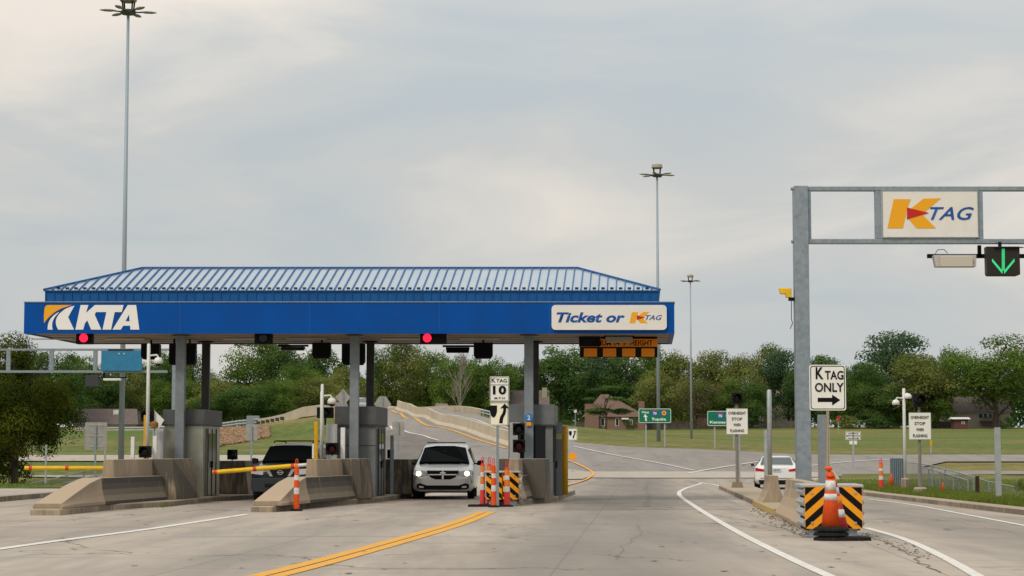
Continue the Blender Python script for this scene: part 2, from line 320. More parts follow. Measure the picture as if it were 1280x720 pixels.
leafs = {
 'dark': leafmat('dark green leaves', (0.0381, 0.0851, 0.0224), (0.1064, 0.1736, 0.0448)),
 'mid': leafmat('mid green leaves', (0.056, 0.112, 0.0202), (0.1624, 0.2296, 0.047)),
 'olive': leafmat('olive leaves', (0.0918, 0.1254, 0.0291), (0.2408, 0.252, 0.0728)),
 'blue': leafmat('blue green leaves', (0.0448, 0.0941, 0.0448), (0.1344, 0.196, 0.0918)),
 'dry': leafmat('thin brownish leaves', (.085, .075, .035), (.17, .145, .07)),
 'grass': leafmat('grass blades', (.09, .15, .02), (.22, .24, .055)),
}

# ------------------------------------------------------------------ mesh builder
class MB:
    def __init__(s): s.v = []; s.f = []; s.m = []; s.mi = 0
    def add(s, vs, fs):
        n = len(s.v); s.v += [tuple(p) for p in vs]; s.f += [tuple(i + n for i in f) for f in fs]; s.m += [s.mi] * len(fs); return s
    def box(s, c, d, rz=0, rx=0, ry=0):
        M = Matrix.Translation(c) @ Matrix.Rotation(rz, 4, 'Z') @ Matrix.Rotation(ry, 4, 'Y') @ Matrix.Rotation(rx, 4, 'X')
        vs = [M @ Vector((x * d[0] / 2, y * d[1] / 2, z * d[2] / 2)) for x in (-1, 1) for y in (-1, 1) for z in (-1, 1)]
        return s.add(vs, [(0, 1, 3, 2), (4, 6, 7, 5), (0, 4, 5, 1), (2, 3, 7, 6), (0, 2, 6, 4), (1, 5, 7, 3)])
    def b2(s, x0, x1, y0, y1, z0, z1): return s.box(((x0 + x1) / 2, (y0 + y1) / 2, (z0 + z1) / 2), (x1 - x0, y1 - y0, z1 - z0))
    def cyl(s, a, b, r0, r1=None, n=12, cap=True):
        a = Vector(a); b = Vector(b); r1 = r0 if r1 is None else r1
        d = (b - a).normalized(); q = d.to_track_quat('Z', 'Y').to_matrix()
        vs = []
        for p, r in ((a, r0), (b, r1)):
            for i in range(n):
                t = 2 * math.pi * i / n; vs.append(p + q @ Vector((r * math.cos(t), r * math.sin(t), 0)))
        fs = [(i, (i + 1) % n, n + (i + 1) % n, n + i) for i in range(n)]
        if cap: fs += [tuple(range(n))[::-1], tuple(range(n, 2 * n))]
        return s.add(vs, fs)
    def tube(s, pts, r, n=8):
        for a, b in zip(pts, pts[1:]): s.cyl(a, b, r, r, n)
        return s
    def lathe(s, prof, c=(0, 0, 0), n=20, lean=(0, 0)):
        vs = []; fs = []
        for r, z in prof:
            for i in range(n):
                t = 2 * math.pi * i / n; vs.append((c[0] + r * math.cos(t) + lean[0] * z, c[1] + r * math.sin(t) + lean[1] * z, c[2] + z))
        for k in range(len(prof) - 1):
            for i in range(n): fs.append((k * n + i, k * n + (i + 1) % n, (k + 1) * n + (i + 1) % n, (k + 1) * n + i))
        fs += [tuple(range(n))[::-1], tuple(range((len(prof) - 1) * n, len(prof) * n))]
        return s.add(vs, fs)
    def xz(s, poly, y0, y1):
        n = len(poly); vs = [(x, y0, z) for x, z in poly] + [(x, y1, z) for x, z in poly]
        ar = sum(poly[i][0] * poly[(i + 1) % n][1] - poly[(i + 1) % n][0] * poly[i][1] for i in range(n))
        f1 = tuple(range(n)); f2 = tuple(range(n, 2 * n))[::-1]
        sd = [(i, i + n, (i + 1) % n + n, (i + 1) % n) for i in range(n)]
        fs = [f1, f2] + sd
        if ar < 0: fs = [f[::-1] for f in fs]
        return s.add(vs, fs)
    def xy(s, poly, z0, z1, zf=None):
        n = len(poly)
        vs = [(p[0], p[1], z0) for p in poly] + [(p[0], p[1], z1) for p in poly]
        ar = sum(poly[i][0] * poly[(i + 1) % n][1] - poly[(i + 1) % n][0] * poly[i][1] for i in range(n))
        fs = [tuple(range(n))[::-1], tuple(range(n, 2 * n))] + [(i, (i + 1) % n, (i + 1) % n + n, i + n) for i in range(n)]
        if ar < 0: fs = [f[::-1] for f in fs]
        return s.add(vs, fs)
    def loft(s, rings, cap=True, closed=True):
        n = len(rings[0]); vs = [p for r in rings for p in r]; fs = []
        for k in range(len(rings) - 1):
            for i in range(n if closed else n - 1): fs.append((k * n + i, k * n + (i + 1) % n, (k + 1) * n + (i + 1) % n, (k + 1) * n + i))
        if cap and closed: fs += [tuple(range(n))[::-1], tuple(range((len(rings) - 1) * n, len(rings) * n))]
        return s.add(vs, fs)
    def build(s, name, mats, parent=None, smooth=False, bevel=0, loc=None, fixn=True):
        me = bpy.data.meshes.new(name); me.from_pydata(s.v, [], s.f)
        if not isinstance(mats, (list, tuple)): mats = [mats]
        for m in mats: me.materials.append(m)
        if len(mats) > 1: me.polygons.foreach_set('material_index', s.m)
        if fixn and len(s.f) < 20000:
            bm = bmesh.new(); bm.from_mesh(me); bmesh.ops.recalc_face_normals(bm, faces=bm.faces); bm.to_mesh(me); bm.free()
        if smooth: me.polygons.foreach_set('use_smooth', [True] * len(me.polygons))
        me.update()
        o = bpy.data.objects.new(name, me); COL.objects.link(o)
        if parent: o.parent = parent
        if loc is not None: o.location = loc
        if bevel:
            b = o.modifiers.new('bevel', 'BEVEL'); b.width = bevel; b.segments = 2; b.limit_method = 'ANGLE'; b.angle_limit = R(40)
        if smooth and not bevel:
            pass
        return o
def tag(o, label=None, cat=None, group=None, kind=None):
    if label: o['label'] = label
    if cat: o['category'] = cat
    if group: o['group'] = group
    if kind: o['kind'] = kind
    return o
def thing(name, label, cat, loc=(0, 0, 0), rz=0, group=None):
    o = bpy.data.objects.new(name, None); COL.objects.link(o); o.location = loc; o.rotation_euler = (0, 0, rz); o.empty_display_size = .2
    return tag(o, label, cat, group)
def copytree(o, parent=None):
    c = o.copy(); COL.objects.link(c)
    if parent: c.parent = parent
    for ch in list(o.children): copytree(ch, c)
    return c
def text(body, mt, parent, x, y, z, w=None, h=None, name='lettering', shear=0, bold=.0, spacing=1.0, depth=.004, center=True, rz=0):
    """flat raised lettering facing -Y, cap height h and total width w"""
    cu = bpy.data.curves.new('t', 'FONT'); cu.body = body; cu.size = 1; cu.shear = shear; cu.offset = bold; cu.extrude = 0; cu.space_character = spacing
    cu.align_x = 'LEFT'; cu.resolution_u = 3
    to = bpy.data.objects.new('t', cu); COL.objects.link(to); bpy.context.view_layer.update()
    dg = bpy.context.evaluated_depsgraph_get(); me = bpy.data.meshes.new_from_object(to.evaluated_get(dg))
    bpy.data.objects.remove(to)
    co = np.empty(len(me.vertices) * 3); me.vertices.foreach_get('co', co); co = co.reshape(-1, 3)
    mn, mxx = co.min(0), co.max(0); W_, H_ = mxx[0] - mn[0], mxx[1] - mn[1]
    sx = (w / W_) if w else (h / H_); sz = (h / H_) if h else sx
    X = (co[:, 0] - mn[0]) * sx; Z = (co[:, 1] - mn[1]) * sz
    if center: X -= (W_ * sx) / 2; Z -= H_ * sz / 2
    co = np.stack([X, np.full_like(X, -depth), Z], -1)
    me.vertices.foreach_set('co', co.ravel()); me.materials.clear(); me.materials.append(mt); me.name = name; me.update()
    o = bpy.data.objects.new(name, me); COL.objects.link(o); o.parent = parent; o.location = (x, y, z); o.rotation_euler = (0, 0, rz)
    return o
def rrect(w, h, r, n=4, cx=0, cz=0):
    p = []
    for qx, qz, a0 in ((1, 1, 0), (-1, 1, 90), (-1, -1, 180), (1, -1, 270)):
        for i in range(n + 1):
            a = R(a0 + 90 * i / n); p.append((cx + qx * (w / 2 - r) + r * math.cos(a), cz + qz * (h / 2 - r) + r * math.sin(a)))
    return p
def dup_poly(a): return [(p[0], p[1]) for p in a]

# ------------------------------------------------------------------ draped sheets
def clip(poly, ax, v, keep_less):
    out = []
    n = len(poly)
    for i in range(n):
        a, b = poly[i], poly[(i + 1) % n]
        ia = (a[ax] <= v) if keep_less else (a[ax] >= v); ib = (b[ax] <= v) if keep_less else (b[ax] >= v)
        if ia: out.append(a)
        if ia != ib:
            t = (v - a[ax]) / (b[ax] - a[ax]); out.append((a[0] + t * (b[0] - a[0]), a[1] + t * (b[1] - a[1])))
    return out
def drape(poly, off, name, m, cell=2.0, kind='structure'):
    poly = [(p[0], p[1]) for p in poly]
    xs = [p[0] for p in poly]; ys = [p[1] for p in poly]
    V = []; Fc = []; idx = {}
    j0, j1 = math.floor(min(ys) / cell), math.ceil(max(ys) / cell)
    for j in range(j0, j1):
        row = clip(clip(poly, 1, j * cell, False), 1, (j + 1) * cell, True)
        if len(row) < 3: continue
        i0 = math.floor(min(p[0] for p in row) / cell); i1 = math.ceil(max(p[0] for p in row) / cell)
        for i in range(i0, i1):
            q = clip(clip(row, 0, i * cell, False), 0, (i + 1) * cell, True)
            if len(q) < 3: continue
            ids = []
            for p in q:
                k = (round(p[0], 4), round(p[1], 4))
                if k not in idx: idx[k] = len(V); V.append(k)
                if not ids or ids[-1] != idx[k]: ids.append(idx[k])
            if len(ids) > 1 and ids[0] == ids[-1]: ids.pop()
            if len(set(ids)) >= 3 and len(set(ids)) == len(ids):
                ar = sum(V[ids[a]][0] * V[ids[(a + 1) % len(ids)]][1] - V[ids[(a + 1) % len(ids)]][0] * V[ids[a]][1] for a in range(len(ids)))
                if abs(ar) < 1e-7: continue
                Fc.append(tuple(ids) if ar > 0 else tuple(ids[::-1]))
    A = np.array(V); Z = Hn(A[:, 0], A[:, 1]) + off
    b = MB(); b.add(np.column_stack([A, Z]).tolist(), Fc)
    o = b.build(name, m, fixn=False)
    if kind: o['kind'] = kind
    return o
def ribbon(pts, w, off, name, m, kind='structure', tag_=None, step=1.0, w2=None):
    """a painted line: pts are world (x,y); the width runs across the line"""
    P = [Vector((p[0], p[1])) for p in pts]
    # Catmull-Rom smoothing
    S = []
    for i in range(len(P) - 1):
        p0 = P[max(i - 1, 0)]; p1 = P[i]; p2 = P[i + 1]; p3 = P[min(i + 2, len(P) - 1)]
        n = max(2, int((p2 - p1).length / step))
        for k in range(n):
            t = k / n
            S.append(.5 * ((2 * p1) + (-p0 + p2) * t + (2 * p0 - 5 * p1 + 4 * p2 - p3) * t * t + (-p0 + 3 * p1 - 3 * p2 + p3) * t ** 3))
    S.append(P[-1])
    vs = []
    for i, p in enumerate(S):
        d = (S[min(i + 1, len(S) - 1)] - S[max(i - 1, 0)]).normalized(); nn = Vector((-d.y, d.x))
        ww = w if w2 is None else w + (w2 - w) * i / (len(S) - 1)
        for s_ in (-1, 1):
            q = p + nn * ww / 2 * s_; vs.append((q.x, q.y, H(q.x, q.y) + off))
    b = MB(); b.add(vs, [(2 * i + 1, 2 * i, 2 * i + 2, 2 * i + 3) for i in range(len(S) - 1)])
    o = b.build(name, m, fixn=False)
    if kind: o['kind'] = kind
    return o
def solidstrip(pts, prof, name, m, closed_ends=True, smooth=False, step=1.5, zfun=None, bevel=0, parent=None, origin=(0, 0, 0)):
    """sweep an (offset, height) profile along world points; 2-tuple points follow the ground"""
    P = [Vector((p[0], p[1], p[2] if len(p) > 2 else H(p[0], p[1]))) for p in pts]; S = []
    for i in range(len(P) - 1):
        p0 = P[max(i - 1, 0)]; p1 = P[i]; p2 = P[i + 1]; p3 = P[min(i + 2, len(P) - 1)]
        n = max(1, int((p2 - p1).length / step))
        for k in range(n):
            t = k / n
            q = .5 * ((2 * p1) + (-p0 + p2) * t + (2 * p0 - 5 * p1 + 4 * p2 - p3) * t * t + (-p0 + 3 * p1 - 3 * p2 + p3) * t ** 3)
            if len(pts[0]) == 2: q.z = H(q.x, q.y)
            S.append(q)
    S.append(P[-1]); rings = []
    for i, p in enumerate(S):
        d = (S[min(i + 1, len(S) - 1)] - S[max(i - 1, 0)]); d.z = 0; d.normalize(); nn = Vector((d.y, -d.x, 0))
        rings.append([p + nn * a + Vector((0, 0, z)) - Vector(origin) for a, z in prof])
    return MB().loft(rings).build(name, m, parent, smooth, bevel)

# ================================================================== GROUND
ys = np.concatenate([np.arange(-20, 40, 10), np.arange(40, 130, 2.5), np.arange(130, 320, 4), np.arange(320, 520, 10), np.arange(520, 900, 40), np.arange(900, 3001, 300)])
xs = np.concatenate([-np.arange(3000, 600, -300)[:], -np.arange(600, 160, -40), -np.arange(160, 60, -6), np.arange(-60, 60, 2.5), np.arange(60, 160, 6), np.arange(160, 600, 40), np.arange(600, 3001, 300)])
gx, gy = np.meshgrid(xs, ys); gz = Hn(gx, gy) - .05
near = (gy < 74) & (gx < 11.5) & (gx > -14.8); gz[near] -= .25
V = np.stack([gx, gy, gz], -1).reshape(-1, 3).tolist(); nx = len(xs)
b = MB(); b.add(V, [(j * nx + i, j * nx + i + 1, (j + 1) * nx + i + 1, (j + 1) * nx + i) for j in range(len(ys) - 1) for i in range(nx - 1)])
b.build('ground', grass, smooth=True, fixn=False)['kind'] = 'structure'

# plaza and road surfaces (each a few millimetres above the one below)
def X2(px, Y): return ((px - 640) / F * Y, Y)
plaza_old = [(-15.2, 4), (11.9, 4), (11.9, 60), (12.1, 72), (13.2, 88), (15.6, 99), X2(1037, 108), X2(1040, 128), X2(880, 128), X2(760, 126), X2(640, 118), X2(560, 112), X2(480, 112), X2(300, 118), (-15.2, 112)]
plaza = [(-15.2, 4), (11.9, 4), (11.9, 60), (12.1, 72), (13.2, 88), (15.6, 99), X2(1036, 104), X2(1036, 107), X2(-20, 107), (-15.2, 104)]
drape(plaza, 0.0, 'pavement', pav)
cross = [X2(470, 106), X2(1036, 104.5), X2(1120, 106), X2(1500, 106.5), X2(1500, 108.5), X2(1190, 109.5), X2(1150, 113), X2(1180, 118.4), X2(1500, 119), X2(1500, 126), X2(1000, 126.5), X2(880, 133), X2(780, 137), X2(722, 143),
         X2(690, 155), X2(655, 170), X2(640, 178), X2(600, 203), X2(560, 228), X2(520, 244), X2(460, 244), X2(440, 236), X2(462, 212), X2(478, 180), X2(498, 158), X2(520, 142), X2(500, 127), X2(480, 116)]
drape(cross, .02, 'ramp_road', ramp_m)
drape([X2(478, 179), X2(500, 167.5), X2(530, 155), X2(545, 147.5), X2(548, 138), X2(520, 120), X2(480, 118), X2(480, 140), X2(470, 165)], .035, 'shoulder', shoulder_m)
drape([X2(-90, 119), X2(480, 119), X2(480, 126), X2(-90, 126)], .02, 'side_road', strip_m)
drape([X2(690, 103), X2(935, 103), X2(1035, 104), X2(1035, 108), X2(930, 108.5), X2(690, 108.5)], .036, 'concrete_strip', strip_m)
drape([X2(690, 101), X2(728, 101.5), X2(738, 104.5), X2(728, 109), X2(690, 112)], .05, 'gore_pad', strip_m)

drape([X2(706, 70), X2(700, 103), X2(935, 103), (8.2, 84), (7.0, 66), (6.0, 50.9), (1.2, 50.9), (1.5, 57), (2.0, 64)], .004, 'worn_lane', worn_m)
# painted lines
def gp(l): return [(lambda g: (g.x, g.y))(G(*p)) for p in l]
def line(l, w, name='lane_line', m=lineW, off=.05, **k): return ribbon(gp(l), w, off, name, m, **k)
line([(-30, 691), (60, 678), (190, 661), (310, 643)], .21, m=lineW, off=.008)
ctr = gp([(292, 731), (428, 696), (563, 657.5), (609, 640)])
def offs(P, d):
    out = []
    for k, p in enumerate(P):
        a = Vector(P[max(k - 1, 0)]); c = Vector(P[min(k + 1, len(P) - 1)]); t = (c - a).normalized(); out.append((p[0] - t.y * d, p[1] + t.x * d))
    return out
for d in (-.12, .12): ribbon(offs(ctr, d), .205, .008, 'centre_line', lineY)
crackm = mat('crack sealant', (.14, .12, .10), .8, 0, (3, (.30, .26, .21), 1.0))
rc = random.Random(31)
def crack(l, w=.02, wig=.12):
    P = gp(l); out = [P[0]]
    for a, c in zip(P, P[1:]):
        n = max(3, int(math.dist(a, c) / .5))
        for k in range(1, n + 1): out.append((a[0] + (c[0] - a[0]) * k / n + rc.gauss(0, wig), a[1] + (c[1] - a[1]) * k / n + rc.gauss(0, wig)))
    ribbon(out, w, .0075, 'crack', crackm, step=.25)
crack([(770, 700), (782, 682), (800, 668), (797, 655)], .009, .03)
crack([(806, 634), (812, 622), (807, 612), (811, 604)], .03, .07)
crack([(560, 676), (700, 684), (860, 684), (980, 682)], .014, .02)
crack([(0, 676), (160, 690), (330, 694), (480, 700)], .010, .02)
crack([(640, 640), (760, 637.5), (862, 637)], .03, .02)
crack([(330, 655), (430, 656), (560, 650)], .011, .03)
crack([(868, 640), (930, 650), (985, 662), (1002, 672)], .025, .04)
crack([(1082, 668), (1110, 680), (1140, 694), (1172, 716)], .03, .03)
crack([(1085, 650), (1180, 650), (1280, 668)], .012, .03)
line([(1060, 731), (985, 697), (920, 664), (870, 634), (849, 618), (856, 611), (877, 603.5)], .15, 'gore_line', off=.008)
line([(877, 603.5), (896, 606.5), (915, 613), (935, 622)], .15, 'gore_line', off=.008)
line([(1240, 731), (1180, 697), (1130, 674), (1082, 660)], .15, off=.008)
line([(1300, 661), (1205, 643), (1140, 631), (1085, 624)], .13, off=.008)
line([(715, 558), (760, 568), (820, 579), (868, 589)], .16)
line([(640, 537), (600, 527), (560, 518)], .2)
line([(860, 592.5), (902, 585), (951, 577.5)], .2)
line([(1014, 583), (1060, 578), (1120, 574.5)], .2)
line([(548, 551), (525, 544), (500, 537), (488, 533)], .2)
line([(632, 561), (600, 551), (560, 537), (520, 524), (489, 513)], .26, 'centre_line', lineY)
line([(700, 573), (722, 581), (741, 592), (735, 599), (714, 606), (700, 612)], .15, 'gore_line', lineY, .06)

# kerbs
kprof = [(-.1, -.2), (-.1, .12), (-.07, .15), (.12, .15), (.15, -.2)]
solidstrip([(-15.3, 30), (-15.3, 60), (-15.3, 80), (-15.4, 100)], kprof, 'kerb', kerbm)['kind'] = 'structure'
solidstrip([(12.0, 20), (12.0, 48), (12.1, 62), (12.3, 74), (13.4, 87), (15.8, 98), X2(1036, 107.5)], [(a * 1.6, z) for a, z in kprof], 'kerb', kerbm)['kind'] = 'structure'
# raised verge on the right, level with the kerb
drape([(12.1, 20), (40, 20), (40, 98), (20, 105), (17.2, 104.5), (15.9, 98), (13.5, 87), (12.4, 74), (12.2, 62), (12.1, 48)], .145, 'verge', grass, 2.0)
drape([(12.75, 57.5), (13.9, 57.5), (13.9, 59.6), (12.7, 59.6)], .165, 'concrete_pad', strip_m)
drape([(-15.4, 30), (-15.4, 74), (-19, 74), (-19, 30)], .15, 'sidewalk', strip_m)
drape([(-18.9, 60), (-18.9, 88), (-60, 88), (-60, 60)], .10, 'verge', grass)

# islands
def island(poly, name='traffic_island', m=kerbm, h=.15):
    o = MB().xy(poly, -.1, h).build(name, m, bevel=.03); o['kind'] = 'structure'; return o
island([(-11.12, 46.4), (-10.4, 46.3), (-10.15, 50.7), (-9.2, 54.7), (-8.9, 60), (-8.1, 63), (-7.7, 74), (-10.4, 74), (-10.75, 60), (-11.1, 52)])
island([(-6.35, 48.9), (-5.8, 48.8), (-5.4, 52.5), (-3.95, 59), (-3.55, 63), (-3.0, 74), (-5.1, 74), (-5.65, 60), (-6.2, 54)])
island([(-.45, 55.4), (.25, 55.4), (.6, 57.4), (1.35, 60), (1.8, 66), (2.25, 71.5), (.2, 71.5), (-.25, 60)])
def LX(L, Y): return (L + U * Y, Y)
rd = random.Random(12)
b = MB()
for i in range(220):
    y = rd.uniform(22, 62); x = rd.uniform(-.19 * y, .19 * y); r0 = rd.uniform(.01, .05) if rd.random() < .97 else rd.uniform(.05, .09)
    k = len(b.v); n = 9; b.add([(x + r0 * rd.uniform(.6, 1.2) * math.cos(6.283 * q / n), y + r0 * 1.6 * rd.uniform(.6, 1.2) * math.sin(6.283 * q / n), .0105) for q in range(n)], [tuple(range(n))])
o_ = b.build('oil_spots', mat('oil stain', (.15, .13, .11), .7, 0, (3, (.26, .225, .185), 1.0)), fixn=False); o_['kind'] = 'stuff'
isl = island([LX(3.0, 46), LX(3.0, 60), LX(3.0, 82), LX(3.2, 85), LX(3.9, 85), LX(4.3, 80), LX(4.2, 60), LX(4.0, 46)])
MB().xy([LX(2.93, 46.5), LX(2.93, 55), LX(3.0, 55), LX(3.0, 46.5)], 0, .152).build('kerb', kerby, bevel=.01)['kind'] = 'structure'

# ================================================================== BARRIERS
def jsec(xc, y, h, wb=.34, wt=.13, z0=.15, skew=0):
    k = max(h, .02)
    t = min(1, k / .35)
    foot = min(.08, k * .5); pr = [(-wb, 0), (-wb, foot)]
    for q in (.25, .5, .75, 1.0):          # the face curves in from a flared foot to a nearly upright wall
        pr.append((-(wt + (wb - wt) * (1 - q) ** 2.2), foot + (k - foot) * q))
    pts = pr + [(-a, z) for a, z in pr[::-1]]
    return [(xc + a, y, z0 + z) for a, z in pts]
def trap(xc, y, h, wb, wt, z0=.15): return [(xc - wb, y, z0), (xc - wt, y, z0 + h), (xc + wt, y, z0 + h), (xc + wb, y, z0)]
def barrier(label, jers, wall, block, nosem=concc):
    r = thing('concrete_barrier', label, 'barrier', (jers[0][0], jers[0][1], 0.15), 0, 'crash barriers before the toll booths')
    o = Vector(r.location)
    def L(ring): return [Vector(p) - o for p in ring]
    x0, y0 = jers[0]; x1, y1 = jers[1]
    MB().loft([L(jsec(x0, y0, .12, .36, .32)), L(jsec(x0 + (x1 - x0) * .35, y0 + (y1 - y0) * .35, .34, .36, .29)), L(jsec(x0 + (x1 - x0) * .7, y0 + (y1 - y0) * .7, .55, .36, .26)), L(jsec(x1, y1, .67, .36, .24))]).build('barrier_nose', nosem, r, bevel=.012)
    MB().loft([L(jsec(x, y, .665, .36, .24)) for x, y in [(x1, y1 + .01)] + jers[2:]]).build('barrier_wall', concs, r, bevel=.012)
    if wall: MB().loft([L(trap(x, y, 1.12, .20, .13)) for x, y in wall]).build('upper_wall', concc, r, bevel=.012)
    if block: MB().loft([L(trap(x, y, 1.13, wb, wt)) for x, y, wb, wt in block]).build('end_block', conc, r, bevel=.012)
    return r
barrier('long stained concrete barrier with sloped nose on leftmost island, before stainless booth', [(-10.75, 46.6), (-10.5, 50.2), (-10.2, 53), (-9.9, 55.6)], [(-10.45, 52.0), (-10.1, 55.7)], [(-9.85, 55.65, .55, .45), (-9.75, 58.3, .72, .5)])
barrier('stained concrete barrier with sloped nose behind the lone orange delineator', [(-5.98, 49.1), (-5.55, 51.8), (-5.15, 54.5), (-4.8, 57)], [(-5.35, 53.6), (-4.95, 57.05)], [(-4.75, 57.02, .5, .42), (-4.62, 58.4, .62, .48)])
barrier('short concrete barrier behind hazard striped cushion at booth marked 2', [(-.1, 55.5), (.05, 56.0), (.15, 57.0), (.3, 57.6)], [(.05, 56.2), (.2, 57.6)], [(.27, 57.3, .72, .66), (.42, 58.6, .74, .66)])
def rearwall(label, x0, x1, y, h, dx):
    r = tag(MB().loft([[(-(x1 - x0) / 2 - .1, 0, 0), (-(x1 - x0) / 2, 0, h), ((x1 - x0) / 2, 0, h), ((x1 - x0) / 2 + .14, 0, 0)], [(-(x1 - x0) / 2 - .1 + dx, 3.6, 0), (-(x1 - x0) / 2 + dx, 3.6, h), ((x1 - x0) / 2 + dx, 3.6, h), ((x1 - x0) / 2 + .14 + dx, 3.6, 0)]]).build('concrete_barrier', conc, loc=((x0 + x1) / 2, y, .15), bevel=.015),
            label, 'barrier', 'crash barriers behind the toll booths'); return r
rearwall('concrete barrier wall behind stainless booth, beside the dark suv', -9.4, -8.45, 63.4, 1.05, .25)
rearwall('concrete barrier wall behind middle grey booth, beside the silver minivan', -4.1, -3.3, 63.6, 1.1, .25)
# right hand median barriers
def median(label, L0, y0, y1, gr='concrete barriers of the tag lane median'):
    r = tag(MB().loft([[(p[0] + (U * (y - y0)), y - y0, p[2]) for p in jsec(0, 0, .85, .37, .11, 0)] for y in (y0, (y0 + y1) / 2, y1)]).build('median_barrier', concc, loc=(L0 + U * y0, y0, .0), bevel=.015), label, 'barrier', gr)
    return r
median('concrete median barrier with its narrow end facing, beside the white sedan', 3.36, 52.5, 54.8)
median('concrete median barrier section just left of the tall gantry post', 3.33, 40.6, 46.1)
median('concrete median barrier section directly behind large hazard striped cushion', 3.28, 36.4, 40.5)
# debris at foot of the median
rng = random.Random(4)
b = MB()
for i in range(260):
    y = rng.uniform(34, 52); L = 2.85 + rng.gauss(0, .12); x, y = LX(L, y); s = rng.uniform(.006, .02)
    b.box((x, y, s * .4), (s * 2, s * 2, s), rng.random() * 3)
for i in range(120):
    y = rng.uniform(27, 36); x = LX(3.9, y)[0] + rng.gauss(0, .12) ; s = rng.uniform(.005, .016)
    b.box((x, y, s * .4), (s * 2, s * 2, s), rng.random() * 3)
b.build('gravel', mat('road grit', (.24, .19, .14), .9, 0, (8, (.12, .10, .08), .9)), fixn=False)['kind'] = 'stuff'

# ================================================================== CANOPY
YF, YB = 58.1, 63.8
cz0, cz1 = W(400, 417, YF).z, W(400, 378, YF).z
xl, xr = W(30, 400, YF).x, W(843, 400, YF).x
can = thing('toll_canopy', 'long blue toll plaza canopy on steel columns over the booths', 'canopy', ((xl + xr) / 2, YF, 0))
O = Vector(can.location)
def cp(x, y, z): return (x - O.x, y - O.y, z)
def par(xa, xb, ya, yb): return [(xa - O.x + U * (ya - YF), ya - O.y), (xb - O.x + U * (ya - YF), ya - O.y), (xb - O.x + U * (yb - YF), yb - O.y), (xa - O.x + U * (yb - YF), yb - O.y)]
b = MB()
t = .12
b.xy(par(xl, xr, YF, YF + t), cz0, cz1); b.xy(par(xl, xr, YB - t, YB), cz0, cz1)
b.xy(par(xl, xl + t, YF + t, YB - t), cz0, cz1); b.xy(par(xr - t, xr, YF + t, YB - t), cz0, cz1)
b.build('fascia', blue, can)
for px in (225, 387, 549, 687): # faint panel joints
    x = W(px, 400, YF).x; MB().b2(x - .006 - O.x, x + .006 - O.x, -.004, 0.0, cz0 + .01, cz1 - .01).build('panel_joint', mat('joint blue', (.02, .11, .36), .4), can)
b = MB(); b.xy(par(xl - .02, xr + .02, YF - .02, YB + .02), cz1, cz1 + .025); b.build('top_trim', steel, can)
b = MB(); b.xy(par(xl + t, xr - t, YF + t, YB - t), cz0 + .03, cz0 + .08)
for i in range(1, 5): # shallow ribs
    yy = YF + i * 1.15; b.xy(par(xl + t, xr - t, yy, yy + .04), cz0 + .015, cz0 + .03)
b.build('soffit', soff, can)
for px in (60, 150, 300, 380, 500, 600, 760):
    x = W(px, 420, 60).x; MB().b2(x - .6 - O.x, x + .6 - O.x, 60.6 - O.y, 60.9 - O.y, cz0 - .02, cz0 + .012).build('soffit_light', mat('lamp diffuser', (.5, .47, .42), .5), can)
# skirt
ys_, ye_ = YF + .5, YB - .5; sx0, sx1 = W(57, 370, ys_).x - U * .5, W(823, 370, ys_).x - U * .5
cz2 = W(400, 363, ys_).z
b = MB(); b.xy(par(sx0, sx1, ys_, ye_), cz1 + .025, cz2)
nr = 70
for i in range(nr + 1):
    x = sx0 + (sx1 - sx0) * i / nr + U * (ys_ - YF); b.b2(x - .012 - O.x, x + .012 - O.x, ys_ - O.y - .03, ys_ - O.y, cz1 + .025, cz2)
b.build('ribbed_skirt', blue_rib, can)
# hip roof
zr_ = W(400, 335.5, (ys_ + ye_) / 2).z; ym = (ys_ + ye_) / 2
rx0, rx1 = W(178, 336, ym).x, W(722, 336, ym).x
ov = .05
E = [Vector((sx0 - ov + U * (ys_ - YF), ys_ - ov, cz2)), Vector((sx1 + ov + U * (ys_ - YF), ys_ - ov, cz2)), Vector((sx1 + ov + U * (ye_ - YF), ye_ + ov, cz2)), Vector((sx0 - ov + U * (ye_ - YF), ye_ + ov, cz2))]
Rg = [Vector((rx0, ym, zr_)), Vector((rx1, ym, zr_))]
b = MB()
vs = [p - O for p in E] + [p - O for p in Rg]
b.add(vs, [(0, 1, 5, 4), (2, 3, 4, 5), (1, 2, 5), (3, 0, 4)])
b.mi = 1
b.add([(p.x, p.y, p.z - .03) for p in vs[:4]] + vs[:4], [(0, 1, 5, 4), (1, 2, 6, 5), (2, 3, 7, 6), (3, 0, 4, 7)])
nrm = (E[1] - E[0]).cross(Rg[0] - E[0]).normalized()
if nrm.z < 0: nrm = -nrm
